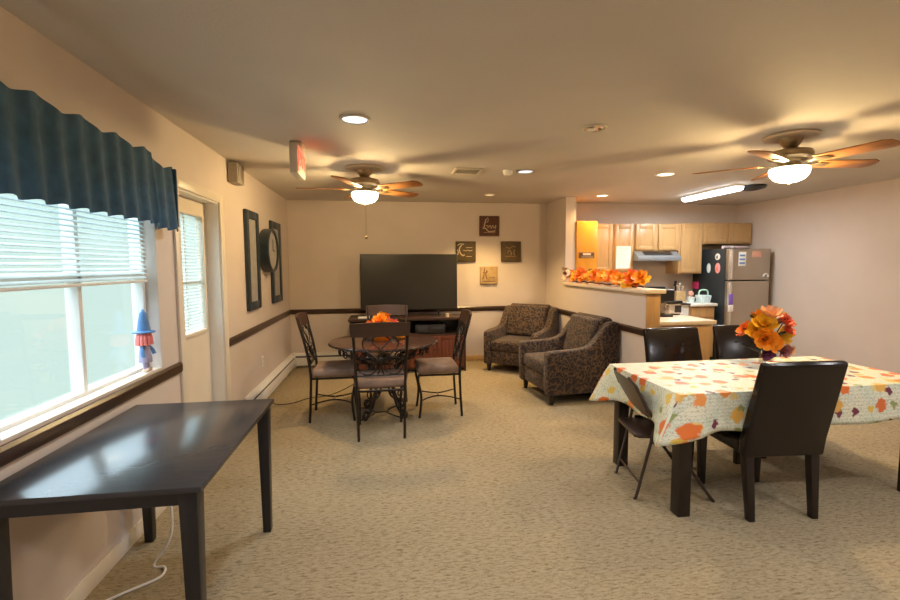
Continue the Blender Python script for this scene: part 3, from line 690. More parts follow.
def make_iron_chair(label):
    c = thing('iron_dining_chair', (0, 0, 0), label, 'chair', 'iron dining chairs around the round table'); c['_local'] = 1
    post = lambda s: spl([(s*0.195, -0.215, 0.0), (s*0.20, -0.20, 0.25), (s*0.205, -0.195, 0.46), (s*0.215, -0.225, 0.70), (s*0.228, -0.30, 1.015)], 6)
    for s in (-1, 1):
        MB().tube(post(s), 0.0125, 8).build('back_leg', M['iron'], c)
        MB().tube(spl([(s*0.195, 0.195, 0.44), (s*0.205, 0.215, 0.38), (s*0.19, 0.185, 0.20), (s*0.195, 0.205, 0.0)], 6), 0.012, 8).build('front_leg', M['iron'], c)
    fr = MB(); fr.tube([(-0.20, -0.195, 0.425), (0.20, -0.195, 0.425), (0.20, 0.20, 0.425), (-0.20, 0.20, 0.425)], 0.011, 8, True); fr.build('seat_frame', M['iron'], c)
    cu = MB(); cu.box(-0.225, 0.225, -0.185, 0.225, 0.437, 0.515, 0.032, seg=4); cu.build('seat_cushion', M['suede'], c)
    st_ = MB()
    st_.tube(spl([(-0.198, -0.205, 0.17), (-0.10, -0.10, 0.175), (-0.055, 0.0, 0.175), (-0.10, 0.10, 0.175), (-0.19, 0.187, 0.17)], 8), 0.007, 6)
    st_.tube(spl([(0.198, -0.205, 0.17), (0.10, -0.10, 0.175), (0.055, 0.0, 0.175), (0.10, 0.10, 0.175), (0.19, 0.187, 0.17)], 8), 0.007, 6)
    st_.tube([(-0.055, 0, 0.175), (0.055, 0, 0.175)], 0.007, 6)
    st_.build('stretcher', M['iron'], c)
    # crest rail
    n = 12; t = MB()
    for_poly = []
    bmx = bmesh.new(); g = []
    for i in range(n+1):
        u = -1+2*i/n; x = 0.245*u; yb = 0.03*(u*u-1)
        zt = 1.030 - 0.012*u*u; zb = 0.905
        def yy(z): return -0.298 - (1.015-z)*-0.24 + yb
        g.append([bmx.verts.new((x, yy(zb)-0.011, zb)), bmx.verts.new((x, yy(zt)-0.011, zt)), bmx.verts.new((x, yy(zt)+0.011, zt)), bmx.verts.new((x, yy(zb)+0.011, zb))])
    for i in range(n):
        for k in range(4): bmx.faces.new([g[i][k], g[i+1][k], g[i+1][(k+1) % 4], g[i][(k+1) % 4]])
    bmx.faces.new(g[0]); bmx.faces.new(list(reversed(g[-1]))); bmesh.ops.recalc_face_normals(bmx, faces=bmx.faces[:])
    t.add(bmx); t.build('crest_rail', M['chairrail'], c)
    # scrolled back, drawn in a leaning plane
    def lean(p): return (p[0], -0.195-0.24*max(p[2]-0.60, 0)*0.95-0.03*max(p[2]-0.46, 0), p[2])
    sb = MB()
    def tb_(pts, r=0.0065): sb.tube([lean(p) for p in pts], r, 6)
    tb_([(-0.206, 0, 0.56), (0.206, 0, 0.56)], 0.008)
    for s in (-1, 1):
        tb_(spl([(s*0.10, 0, 0.905), (s*0.145, 0, 0.865), (s*0.135, 0, 0.80), (s*0.06, 0, 0.73), (s*0.012, 0, 0.67), (s*0.012, 0, 0.60), (s*0.03, 0, 0.56)], 8))
        tb_(spl([(s*0.04, 0, 0.905), (s*0.075, 0, 0.87), (s*0.015, 0, 0.80), (s*0.012, 0, 0.73)], 8))
        tb_([(s*0.110+0.078*math.cos(k*2*PI/28), 0, 0.645+0.078*math.sin(k*2*PI/28)) for k in range(29)])
        tb_(scroll((s*0.110, 0, 0.645), 0.05, 0.012, PI/2, 1.0*s, 22), 0.005)
    sb.build('scroll_back', M['iron'], c)
    sp_ = MB(); sp_.ball(lean((0, 0, 0.69)), (0.024, 0.012, 0.032), 12); sp_.build('medallion', M['iron'], c)
    return c
ch = make_iron_chair('iron dining chair seen from behind, nearest the camera at the round table')
ch.location = (-0.045, 4.065, 0); ch.rotation_euler = (0, 0, R(2))
dup(ch, (-0.505, 4.58, 0), R(-90), 'iron dining chair on the left of the round table, by the heater')
dup(ch, (0.53, 4.55, 0), R(90), 'iron dining chair on the right of the round table, facing left')
dup(ch, (0.03, 5.12, 0), R(180), 'iron dining chair behind the round table, in front of the media stand')

# flowers -----------------------------------------------------------------
def flower(mb, c, r, tilt, layers=3, n=9, curl=0.45, w=0.62, prof=(0.4, 0.8, 1.0, 0.95, 0.55)):
    for l in range(layers):
        k = n - l*2
        for i in range(k):
            a = 2*PI*i/k + l*0.5 + random.uniform(-0.15, 0.15)
            up = R(12 + l*24 + random.uniform(-8, 8))
            Mx = tilt @ Matrix.Rotation(a, 4, 'Z') @ Matrix.Rotation(up, 4, 'X')
            L_ = r*(1-0.22*l)*random.uniform(0.9, 1.08)
            mb.petal(c, Mx, L_, L_*w, curl*random.uniform(0.5, 1.1), 0.16, prof)
def tilt_to(d):
    return Vector((0, 0, 1)).rotation_difference(Vector(d).normalized()).to_matrix().to_4x4()
# centrepiece on the round table
vc = thing('orange_bowl', (-0.03, 4.55, 0.752), 'low orange glazed bowl at the middle of the round table', 'bowl')
MB().lathe([(0, 0), (0.075, 0), (0.085, 0.012), (0.115, 0.075), (0.118, 0.085), (0.110, 0.085), (0.08, 0.02), (0, 0.012)], (-0.03, 4.55, 0.752), 32).build('bowl', M['petal_deep'], vc)
MB().tube([(-0.03+0.116*math.cos(i*2*PI/32), 4.55+0.116*math.sin(i*2*PI/32), 0.752+0.084) for i in range(32)], 0.005, 6, True).build('rim', M['petal_orange'], vc)
fc = thing('flower_centrepiece', (-0.02, 4.55, 0.838), 'orange silk flower centrepiece on the round dining table', 'flowers')
spots_ = [(-0.02, -0.03, 0.10, 0.075), (-0.09, 0.0, 0.05, 0.065), (0.06, -0.02, 0.06, 0.07), (0.01, 0.06, 0.12, 0.07), (0.10, 0.03, 0.03, 0.06), (-0.05, -0.08, 0.04, 0.06), (0.04, -0.09, 0.05, 0.06), (-0.06, 0.07, 0.07, 0.06), (0.15, -0.02, -0.005, 0.045), (-0.13, -0.03, 0.0, 0.045)]
for i, (dx, dy, dz, r) in enumerate(spots_):
    mb = MB(); dx *= 1.15; r *= 1.15; flower(mb, (-0.02+dx, 4.55+dy, 0.84+dz), r, tilt_to((dx, dy-0.04, 0.08)), 3, 8)
    mb.build('blossom', M[['petal_orange', 'petal_deep', 'petal_coral'][i % 3]], fc)
sg = MB()
for i, (dx, dy, dz, r) in enumerate(spots_): sg.tube([(-0.03, 4.55, 0.775), (-0.02+dx*0.6, 4.55+dy*0.6, 0.82+dz*0.6), (-0.02+dx, 4.55+dy, 0.842+dz)], 0.003, 5)
sg.build('stems', M['leaf_dark'], fc)
mp_ = thing('orange_pumpkin', (0.155, 4.60, 0.752), 'small orange pumpkin on the round table right of the flower bowl', 'pumpkin')
pk = MB()
for k in range(9):
    a = 2*PI*k/9; pk.ball((0.155+0.022*math.cos(a), 4.60+0.022*math.sin(a), 0.752+0.030), (0.027, 0.027, 0.030), 12)
pk.build('body', M['petal_orange'], mp_)
MB().tube([(0.155, 4.60, 0.80), (0.157, 4.60, 0.82), (0.165, 4.60, 0.832)], 0.006, 6).build('stem', M['leaf_brown'], mp_)

# ------------------------------------------------------------------ armchairs
def make_armchair(label):
    c = thing('armchair', (0, 0, 0), label, 'armchair', 'patterned armchairs by the half wall'); c['_local'] = 1
    # local: faces +y, width 0.76, depth 0.82
    side = [(0.41, 0.11), (0.42, 0.54), (0.40, 0.575)] + [(p[0], p[1]) for p in spl([(0.31, 0.582, 0), (0.06, 0.592, 0), (-0.08, 0.625, 0), (-0.17, 0.71, 0), (-0.24, 0.80, 0), (-0.31, 0.87, 0)], 5)] + [(-0.40, 0.875), (-0.435, 0.80), (-0.415, 0.11)]
    for s in (-1, 1):
        a0, a1 = (0.30, 0.405) if s > 0 else (-0.405, -0.30)
        mb = MB(); mb.prism(side, a0, a1, 'x', 0.022, seg=3); mb.build('arm', M['swirl'], c)
    bk = [(-0.20, 0.14), (-0.17, 0.46), (-0.235, 0.80), (-0.27, 0.895), (-0.32, 0.918), (-0.40, 0.90), (-0.438, 0.80), (-0.418, 0.12)]
    MB().prism(bk, -0.305, 0.305, 'x', 0.025, seg=3).build('back', M['swirl'], c)
    MB().prism([(0.375, 0.12), (0.385, 0.29), (0.36, 0.30), (-0.20, 0.30), (-0.20, 0.12)], -0.302, 0.302, 'x', 0.012).build('seat_base', M['swirl'], c)
    MB().box(-0.298, 0.298, -0.19, 0.405, 0.302, 0.450, 0.040, seg=4).build('seat_cushion', M['swirl'], c)
    MB().box(-0.292, 0.292, -0.055, 0.055, 0.0, 0.455, 0.045, seg=4, M=Matrix.Translation((0, -0.150, 0.452)) @ Matrix.Rotation(R(14), 4, 'X')).build('back_cushion', M['swirl'], c)
    for sx in (-1, 1):
        for y in (0.34, -0.31):
            MB().taper((sx*0.35, y, 0.0), (0.035, 0.035), (sx*0.35, y, 0.125), (0.055, 0.055), 0.004).build('leg', M['espresso'], c)
    return c
aa = make_armchair('brown swirl-patterned armchair with its side to the camera, against the half wall')
aa.location = (2.055, 4.93, 0); aa.rotation_euler = (0, 0, R(95))
dup(aa, (1.945, 6.26, 0), R(140), 'brown swirl-patterned armchair in the back corner under the plaques')

# ------------------------------------------------------------------ console table at left
ct = thing('console_table', (-0.98, 2.11, 0), 'black-brown rectangular table against the left wall under the window', 'table')
cx0, cx1, cy0, cy1 = -1.335, -0.622, 1.59, 2.625
MB().box(cx0, cx1, cy0, cy1, 0.728, 0.75, 0.004).build('tabletop', M['console'], ct)
a = MB(); a.box(cx0+0.07, cx1-0.072, cy0+0.012, cy0+0.032, 0.684, 0.728); a.box(cx0+0.07, cx1-0.072, cy1-0.032, cy1-0.012, 0.684, 0.728)
a.box(cx0+0.02, cx0+0.04, cy0+0.07, cy1-0.07, 0.684, 0.728); a.box(cx1-0.055, cx1-0.035, cy0+0.07, cy1-0.07, 0.690, 0.728); a.build('apron', M['consoleleg'], ct)
for x in (cx0+0.05, cx1-0.05):
    for y in (cy0+0.042, cy1-0.033):
        MB().taper((x, y, 0), (0.042, 0.042), (x, y, 0.728), (0.062, 0.062), 0.003).build('leg', M['consoleleg'], ct)
wc = MB(); wc.tube(spl([(-1.352, 2.75, 0.42), (-1.20, 2.62, 0.30), (-1.09, 2.40, 0.14), (-1.16, 2.36, 0.008), (-1.10, 2.33, 0.008), (-1.08, 2.28, 0.008), (-1.10, 2.235, 0.008), (-1.20, 2.16, 0.008), (-1.33, 2.05, 0.008)], 10), 0.006, 8)
tag(wc.build('extension_cable', M['white']), 'white power cable trailing to the carpet under the console table', 'cable')
bc = MB(); bc.tube(spl([(-1.27, 5.15, 0.006), (-1.15, 5.02, 0.006), (-1.0, 5.05, 0.006), (-0.86, 5.2, 0.006), (-0.62, 5.32, 0.006), (-0.40, 5.75, 0.006), (-0.30, 6.2, 0.006)], 10), 0.005, 6)
tag(bc.build('floor_cable', M['darkgap']), 'thin dark cable lying on the carpet beside the left dining chair', 'cable')

# window doll
wd = thing('scarecrow_doll', (-1.405, 2.88, 0.875), 'seasonal doll with blue pointed hat standing on the window sill', 'doll')
x, y, z = -1.400, 2.88, 0.875
MB().lathe([(0.030, 0.235), (0.058, 0.232), (0.060, 0.238), (0.034, 0.245), (0.028, 0.29), (0.018, 0.345), (0, 0.372)], (x, y, z), 18).build('hat', M['dollhat'], wd)
MB().ball((x, y, z+0.205), (0.028, 0.030, 0.036), 14).build('head', M['dollskin'], wd)
hr = MB()
for k in range(14):
    a_ = 2*PI*k/14; hr.tube(spl([(x+0.02*math.cos(a_), y+0.024*math.sin(a_), z+0.236), (x+0.032*math.cos(a_), y+0.042*math.sin(a_), z+0.205), (x+0.036*math.cos(a_), y+0.046*math.sin(a_), z+0.160)], 4), 0.009, 6)
hr.build('hair', M['dollhair'], wd)
MB().lathe([(0, 0.055), (0.036, 0.058), (0.034, 0.09), (0.026, 0.14), (0.022, 0.165), (0.012, 0.18), (0, 0.18)], (x, y, z), 18).build('dress', M['dollbody'], wd)
for s in (-1, 1):
    MB().tube(spl([(x, y+s*0.022, z+0.155), (x+0.012, y+s*0.055, z+0.125), (x+0.022, y+s*0.062, z+0.095)], 5), 0.011, 8).build('arm', M['dollhat'], wd)
    MB().tube([(x, y+s*0.017, z+0.07), (x+0.004, y+s*0.018, z+0.016)], 0.010, 8).build('leg', M['dollbody'], wd)
    MB().ball((x+0.010, y+s*0.018, z+0.011), (0.020, 0.012, 0.0115), 10).build('boot', M['dollboot'], wd)

# ------------------------------------------------------------------ right table, cloth, chairs
tx0, tx1, ty0, ty1 = 1.665, 3.42, 2.335, 3.155
dt = thing('dining_table', (2.54, 2.74, 0), 'dark wood dining table with square legs under the printed cloth', 'table')
MB().box(tx0, tx1, ty0, ty1, 0.715, 0.742, 0.004).build('tabletop', M['espresso'], dt)
a = MB(); a.box(tx0+0.05, tx1-0.05, ty0+0.035, ty0+0.055, 0.63, 0.715); a.box(tx0+0.05, tx1-0.05, ty1-0.055, ty1-0.035, 0.63, 0.715)
a.box(tx0+0.035, tx0+0.055, ty0+0.055, ty1-0.055, 0.63, 0.715); a.box(tx1-0.055, tx1-0.035, ty0+0.055, ty1-0.055, 0.63, 0.715); a.build('apron', M['espresso'], dt)
for x in (tx0+0.068, tx1-0.068):
    for y in (ty0+0.062, ty1-0.062):
        MB().box(x-0.039, x+0.039, y-0.039, y+0.039, 0, 0.715, 0.004).build('leg', M['espresso'], dt)
def tablecloth():
    t = bmesh.new(); uvl = t.loops.layers.uv.new('UVMap')
    per = []; N1, N2 = 60, 34
    cxm, cym = (tx0+tx1)/2, (ty0+ty1)/2
    hx, hy = (tx1-tx0)/2+0.003, (ty1-ty0)/2+0.003
    rc = 0.012
    def corner(cx_, cy_, a0):
        for k in range(7):
            a_ = a0+PI/2*k/6; per.append((cx_+rc*math.cos(a_), cy_+rc*math.sin(a_), math.cos(a_), math.sin(a_), k/6))
    def edge(p, q, n_, nx, ny):
        for k in range(1, n_): per.append((p[0]+(q[0]-p[0])*k/n_, p[1]+(q[1]-p[1])*k/n_, nx, ny, None))
    X0, X1, Y0, Y1 = cxm-hx+rc, cxm+hx-rc, cym-hy+rc, cym+hy-rc
    corner(X1, Y1, 0); edge((X1, Y1+rc), (X0, Y1+rc), N1, 0, 1)
    corner(X0, Y1, PI/2); edge((X0-rc, Y1), (X0-rc, Y0), N2, -1, 0)
    corner(X0, Y0, PI); edge((X0, Y0-rc), (X1, Y0-rc), N1, 0, -1)
    corner(X1, Y0, 3*PI/2); edge((X1+rc, Y0), (X1+rc, Y1), N2, 1, 0)
    crs = [(X0-rc, Y0-rc), (X0-rc, Y1+rc), (X1+rc, Y0-rc), (X1+rc, Y1+rc)]
    rows = 9; R_ = []
    for (px, py, nx, ny, cn) in per:
        dc = min(math.hypot(px-a_, py-b_) for a_, b_ in crs)
        cf = math.exp(-(dc/0.13)**2); arc = (px*3.1+py*4.3)
        D = 0.222 + 0.050*cf + 0.008*math.sin(arc*3.1)
        # lean the fold toward the diagonal near a corner
        dxn, dyn = (1 if px > cxm else -1), (1 if py > cym else -1)
        fx, fy = nx*(1-cf)+dxn*0.95*cf, ny*(1-cf)+dyn*0.30*cf
        L_ = math.hypot(fx, fy); fx, fy = fx/L_, fy/L_
        col_ = []
        for jj in range(rows+1):
            s_ = jj/rows; d_ = D*s_
            o_ = 0.012*min(1, s_*4) + d_*(0.06 + (0.56 if py < cym else 0.42)*cf) + 0.006*s_*math.sin(arc*5)*(1-cf)
            col_.append((t.verts.new((px+fx*o_, py+fy*o_, 0.7475 - d_ + (0.006 if jj == 0 else 0)*0)), (px+nx*d_*1.0, py+ny*d_*1.0)))
        R_.append(col_)
    n_ = len(R_)
    # top: fan of inner rectangle
    def fc_(vs):
        f_ = t.faces.new([v_[0] for v_ in vs])
        for lp, v_ in zip(f_.loops, vs): lp[uvl].uv = v_[1]
    fc_([R_[i][0] for i in range(n_)])
    for i in range(n_):
        A, B = R_[i], R_[(i+1) % n_]
        for jj in range(rows): fc_([A[jj], A[jj+1], B[jj+1], B[jj]])
    bmesh.ops.recalc_face_normals(t, faces=t.faces[:])
    me = bpy.data.meshes.new('tablecloth'); 
    off_ = Vector((cxm, cym, 0.7475)); bmesh.ops.translate(t, vec=-off_, verts=t.verts)
    t.to_mesh(me); t.free(); me.materials.append(M['print']); me.shade_smooth(); me.set_sharp_from_angle(angle=R(50))
    o = bpy.data.objects.new('tablecloth', me); COL.objects.link(o); o.location = off_
    md = o.modifiers.new('thick', 'SOLIDIFY'); md.thickness = 0.002; md.offset = 0
    return o
tag(tablecloth(), 'cream tablecloth printed with orange pumpkins and leaves on the right-hand table', 'tablecloth')

def make_parsons(label):
    c = thing('parsons_chair', (0, 0, 0), label, 'chair', 'dark leather dining chairs at the right table'); c['_local'] = 1
    w_ = 0.232
    MB().box(-w_, w_, -0.20, 0.235, 0.375, 0.480, 0.022, seg=3).build('seat', M['leather'], c)
    poly = [(-0.165, 0.375), (-0.168, 0.48), (-0.300, 0.945), (-0.312, 0.958), (-0.342, 0.955), (-0.352, 0.94), (-0.245, 0.48), (-0.230, 0.375)]
    # the seat runs into the back: keep the back just behind it
    t = MB(); t.prism([(p-0.035, z) for p, z in poly], -w_-0.012, w_+0.012, 'x', 0.016, seg=3); t.build('backrest', M['leather'], c)
    for s in (-1, 1):
        MB().ball((s*0.075, -0.297, 0.82), (0.012, 0.006, 0.012), 10).build('button', M['leather'], c)
        MB().taper((s*0.195, 0.195, 0), (0.036, 0.036), (s*0.198, 0.20, 0.378), (0.05, 0.05), 0.003).build('leg', M['espresso'], c)
        MB().taper((s*0.195, -0.262, 0), (0.038, 0.038), (s*0.202, -0.225, 0.378), (0.052, 0.052), 0.003).build('leg', M['espresso'], c)
    return c
pc = make_parsons('dark leather dining chair with two buttons behind the table, in front of the peninsula')
pc.location = (2.40, 3.16, 0); pc.rotation_euler = (0, 0, R(180))
dup(pc, (3.075, 3.21, 0), R(177), 'dark leather dining chair behind the table and flower vase, in front of the refrigerator')
dup(pc, (2.30, 2.515, 0), R(-4), 'dark leather dining chair on the near side of the table, its back to the camera')

fo = thing('folding_chair', (0, 0, 0), 'brown metal folding chair pushed in at the left end of the right table', 'chair'); fo['_local'] = 1
for s in (-1, 1):
    MB().tube([(s*0.13, -0.285, 0.770), (s*0.185, -0.262, 0.735), (s*0.205, -0.20, 0.60), (s*0.205, 0.225, 0.012), (s*0.205, 0.235, 0.0)], 0.011, 10).build('front_leg', M['brownsteel'], fo)
    MB().tube([(s*0.190, -0.135, 0.47), (s*0.184, -0.24, 0.012), (s*0.182, -0.25, 0.0)], 0.010, 10).build('rear_leg', M['brownsteel'], fo)
    MB().box(s*0.188-0.003, s*0.188+0.003, -0.12, 0.03, 0.410, 0.425, M=Matrix.Translation((0, 0, 0))).build('hinge_bar', M['brownsteel'], fo)
MB().prism([(-0.165, 0.190), (0.165, 0.190), (0.178, 0.15), (0.174, -0.22), (0.15, -0.25), (-0.15, -0.25), (-0.174, -0.22), (-0.178, 0.15)], 0.392, 0.416, 'z', 0.008, seg=3).build('seat', M['brownsteel'], fo)
bk = MB(); t = bmesh.new(); g = []
nb = 10
for i in range(nb+1):
    u = -1+2*i/nb; x = 0.196*u
    row = []
    for (v_, th) in ((0, 0), (1, 0), (1, 1), (0, 1)):
        z = 0.535 + 0.235*v_ - 0.06*u*u*u*u*v_; y = -0.178-(z-0.535)*0.46 - 0.014*(1-u*u) + 0.004*th
        row.append(t.verts.new((x, y, z)))
    g.append(row)
for i in range(nb):
    for k in range(4): t.faces.new([g[i][k], g[i+1][k], g[i+1][(k+1) % 4], g[i][(k+1) % 4]])
t.faces.new(g[0]); t.faces.new(list(reversed(g[-1]))); bmesh.ops.recalc_face_normals(t, faces=t.faces[:])
bk.add(t).build('backrest', M['brownsteel'], fo)
MB().tube([(-0.184, -0.218, 0.105), (0.184, -0.218, 0.105)], 0.007, 8).build('rear_crossbar', M['brownsteel'], fo)
MB().tube([(-0.205, 0.14, 0.148), (0.205, 0.14, 0.148)], 0.007, 8).build('front_crossbar', M['brownsteel'], fo)
fo.location = (1.835, 2.735, 0); fo.rotation_euler = (0, 0, R(-100))

# vase and bouquet on the right table
VX, VY = 2.80, 2.97
vs = thing('glass_vase', (VX, VY, 0.7485), 'glass vase holding the autumn bouquet on the printed tablecloth', 'vase')
MB().lathe([(0, 0), (0.042, 0), (0.045, 0.01), (0.038, 0.06), (0.052, 0.15), (0.060, 0.165), (0.056, 0.165), (0.034, 0.06), (0.038, 0.012), (0, 0.010)], (VX, VY, 0.7485), 28, cap=False).build('vase_body', M['clear'], vs)
MB().lathe([(0.059, 0.160), (0.064, 0.165), (0.060, 0.170), (0.055, 0.165)], (VX, VY, 0.7485), 28, cap=False).build('lip', M['chrome'], vs)
bq = thing('autumn_bouquet', (VX, VY, 0.92), 'autumn bouquet of orange, yellow and peach flowers in the glass vase', 'flowers')
F = [(-0.085, -0.06, 1.045, 0.085, 'petal_yellow'), (-0.095, -0.09, 0.955, 0.088, 'petal_orange'), (-0.115, -0.04, 1.00, 0.075, 'petal_yellow'), (-0.02, -0.04, 1.105, 0.085, 'petal_peach'),
     (0.055, -0.08, 1.065, 0.065, 'petal_coral'), (0.075, -0.08, 1.005, 0.06, 'petal_coral'), (-0.05, -0.10, 0.925, 0.07, 'petal_orange'), (0.02, -0.12, 0.875, 0.055, 'petal_mauve'),
     (0.08, -0.10, 0.865, 0.05, 'petal_peach'), (-0.045, -0.06, 0.845, 0.055, 'petal_purple'), (0.13, 0.0, 1.05, 0.08, 'petal_orange'), (0.14, 0.03, 0.95, 0.08, 'petal_yellow'), (0.03, 0.09, 1.07, 0.085, 'petal_orange'), (-0.07, 0.09, 0.98, 0.08, 'petal_deep')]
for dx, dy, z, r, mt in F:
    mb = MB(); flower(mb, (VX+dx, VY+dy, z), r, tilt_to((dx, dy-0.06, (z-0.95)*1.0+0.03)), 4, 12, 0.45, 0.62)
    mb.build('blossom', M[mt], bq)
st_ = MB()
for dx, dy, z, r, mt in F: st_.tube(spl([(VX+dx*0.12, VY+dy*0.12, 0.77), (VX+dx*0.3, VY+dy*0.3, 0.90), (VX+dx*0.97, VY+dy*0.97, z-0.004)], 5), 0.003, 5)
st_.build('stems', M['leaf_dark'], bq)
for k in range(16):
    a_ = 2*PI*k/16; z = 0.93+0.10*math.sin(k*2.3)
    mb = MB()
    Mx = Matrix.Rotation(a_, 4, 'Z') @ Matrix.Rotation(R(20+20*math.sin(k*1.7)), 4, 'X')
    mb.petal((VX+0.03*math.cos(a_+PI/2), VY+0.03*math.sin(a_+PI/2), z), Mx, 0.13, 0.07, 0.1)
    mb.build('leaf', M['leaf_dark' if k % 3 else 'leaf_brown'], bq)

# ------------------------------------------------------------------ kitchen
def cab_door(mb, x0, x1, yf, z0, z1, rail=0.055):
    mb.box(x0, x1, yf-0.014, yf, z0, z1, 0.002)
    mb.box(x0, x0+rail, yf-0.022, yf-0.013, z0, z1, 0.003); mb.box(x1-rail, x1, yf-0.022, yf-0.013, z0, z1, 0.003)
    mb.box(x0+rail, x1-rail, yf-0.022, yf-0.013, z0, z0+rail, 0.003); mb.box(x0+rail, x1-rail, yf-0.022, yf-0.013, z1-rail, z1, 0.003)
    return mb
def upper(x0, x1, z0, z1, ndoors, label, yf=6.43, m='maple', yb=YK):
    c = thing('wall_cabinet', ((x0+x1)/2, yb-0.01, z0), label, 'cabinet', 'maple wall cabinets')
    MB().box(x0, x1, yf, yb, z0, z1, 0.002).build('cabinet_body', M[m], c)
    w_ = (x1-x0)/ndoors
    for k in range(ndoors):
        cab_door(MB(), x0+k*w_+0.02, x0+(k+1)*w_-0.02, yf-0.001, z0+0.02, z1-0.02).build('door', M[m], c)
    return c
# corner cabinet hung on the divider wall, its end panel faces the room
cc = thing('wall_cabinet', (2.85, 6.12, 1.38), 'honey-orange cabinet end panel beside the divider wall, lit from above', 'cabinet', 'maple wall cabinets')
MB().box(2.692, 3.0, 6.12, YK, 1.38, 2.105, 0.002).build('cabinet_body', M['honey'], cc)
dm = MB(); dm.box(3.0, 3.014, 6.16, 6.40, 1.40, 2.085, 0.002); dm.build('door', M['honey'], cc)
upper(3.02, 3.40, 1.38, 2.10, 1, 'maple wall cabinet next to the honey-orange end panel')
upper(3.405, 3.735, 1.38, 2.10, 1, 'maple wall cabinet with a white paper sheet on its door')
upper(3.74, 4.475, 1.69, 2.105, 2, 'short two-door maple cabinet above the range hood')
upper(4.48, 4.87, 1.345, 2.115, 1, 'tall single-door maple cabinet left of the refrigerator')
upper(4.88, 5.71, 1.80, 2.125, 2, 'short two-door maple cabinet above the refrigerator')
pp = thing('paper_notice', (3.55, 6.40, 1.44), 'white printed sheet taped to a maple cabinet door', 'paper')
MB().box(3.445, 3.675, 6.4025, 6.4055, 1.43, 1.765).build('sheet', M['paper'], pp)
lines = MB()
for i in range(13): lines.box(3.475, 3.645-0.03*(i % 3), 6.4018, 6.4026, 1.72-i*0.02, 1.724-i*0.02)
lines.box(3.475, 3.645, 6.4018, 6.4026, 1.735, 1.742); lines.build('print', M['greymat'], pp)
sgn = thing('cabinet_sign', (2.83, 6.11, 1.60), 'small dark lettered sign on the honey-orange cabinet end', 'sign')
MB().box(2.73, 2.955, 6.108, 6.1195, 1.585, 1.665, 0.002).build('plate', M['darkink'], sgn)
k_ = MB(); k_.box(2.785, 2.90, 6.1055, 6.1085, 1.625, 1.655)
k_.box(2.75, 2.935, 6.1055, 6.1085, 1.596, 1.602); k_.build('lettering', M['cream_cloth'], sgn)
MB().ball((2.757, 6.106, 1.643), (0.018, 0.004, 0.011), 10).ball((2.928, 6.106, 1.643), (0.018, 0.004, 0.011), 10).build('emblem', M['leaf_brown'], sgn)
# hood
hd = thing('range_hood', (4.06, 6.5, 1.54), 'grey metal range hood under the short cabinet', 'range hood')
MB().prism([(6.28, 1.545), (6.28, 1.60), (6.40, 1.688), (YK, 1.688), (YK, 1.545)], 3.72, 4.42, 'x', 0.004).build('canopy', M['hoodmetal'], hd)
MB().prism([(6.315, 1.634), (6.385, 1.685), (6.381, 1.688), (6.311, 1.637)], 3.85, 4.30, 'x').build('vent_slot', M['black'], hd)
MB().box(3.72, 4.42, 6.272, 6.282, 1.545, 1.60, 0.003).build('front_lip', M['hoodmetal'], hd)
# stove
sv = thing('range_stove', (4.06, 6.45, 0), 'black and white kitchen range under the hood', 'stove')
MB().box(3.72, 4.44, 6.10, 6.74, 0.02, 0.895, 0.004).build('body', M['white'], sv)
MB().box(3.71, 4.45, 6.07, 6.74, 0.896, 0.915, 0.006).build('cooktop', M['black'], sv)
MB().box(3.72, 4.44, 6.67, 6.745, 0.916, 1.135, 0.012).build('backguard', M['fridgeside'], sv)
MB().box(3.75, 4.41, 6.075, 6.10, 0.25, 0.72, 0.006).build('oven_door', M['black'], sv)
MB().tube([(3.78, 6.04, 0.69), (4.38, 6.04, 0.69)], 0.010, 8).box(3.79, 3.81, 6.04, 6.08, 0.682, 0.698).box(4.35, 4.37, 6.04, 6.08, 0.682, 0.698).build('oven_handle', M['chrome'], sv)
for bx0, by0 in ((3.90, 6.24), (4.26, 6.24), (3.90, 6.52), (4.26, 6.52)):
    MB().tube([(bx0+0.08*math.cos(i*2*PI/24), by0+0.08*math.sin(i*2*PI/24), 0.921) for i in range(24)], 0.006, 6, True).build('burner', M['darkgap'], sv)
for i in range(4): MB().lathe([(0, 0), (0.018, 0), (0.015, 0.02), (0, 0.02)], n=14, M=Matrix.Translation((3.82+i*0.16, 6.669, 1.07)) @ Matrix.Rotation(R(90), 4, 'X')).build('knob', M['chrome'], sv)
# base cabinets
bc1 = thing('base_cabinet', (3.03, 5.4, 0), 'peninsula base cabinet with oak end panel behind the half wall', 'cabinet')
MB().box(2.695, 3.345, 4.27, YK-0.005, 0.10, 0.868, 0.002).box(2.695, 3.29, 4.30, YK-0.01, 0.0, 0.10).build('cabinet_body', M['maple'], bc1)
MB().box(2.694, 3.21, 4.252, 4.27, 0.0, 0.868, 0.002).build('end_panel', M['panelwood'], bc1)
MB().box(3.212, 3.35, 4.252, 4.27, 0.0, 0.868, 0.002).build('end_stile', M['panelwood'], bc1)
for k in range(3):
    y0 = 4.30+k*0.58; mb = MB(); mb.box(3.345, 3.363, y0, y0+0.55, 0.13, 0.66, 0.003); mb.build('door', M['maple'], bc1)
    mb = MB(); mb.box(3.345, 3.363, y0, y0+0.55, 0.69, 0.85, 0.003); mb.build('drawer', M['maple'], bc1)
bc2 = thing('base_cabinet', (4.67, 6.45, 0), 'narrow maple drawer cabinet between range and refrigerator', 'cabinet')
MB().box(4.465, 4.875, 6.12, YK-0.005, 0.10, 0.868, 0.002).box(4.465, 4.875, 6.18, YK-0.01, 0, 0.10).build('cabinet_body', M['maple'], bc2)
MB().box(4.485, 4.855, 6.10, 6.119, 0.70, 0.85, 0.003).build('drawer', M['panelwood'], bc2)
MB().box(4.485, 4.855, 6.10, 6.119, 0.13, 0.68, 0.003).build('door', M['maple'], bc2)
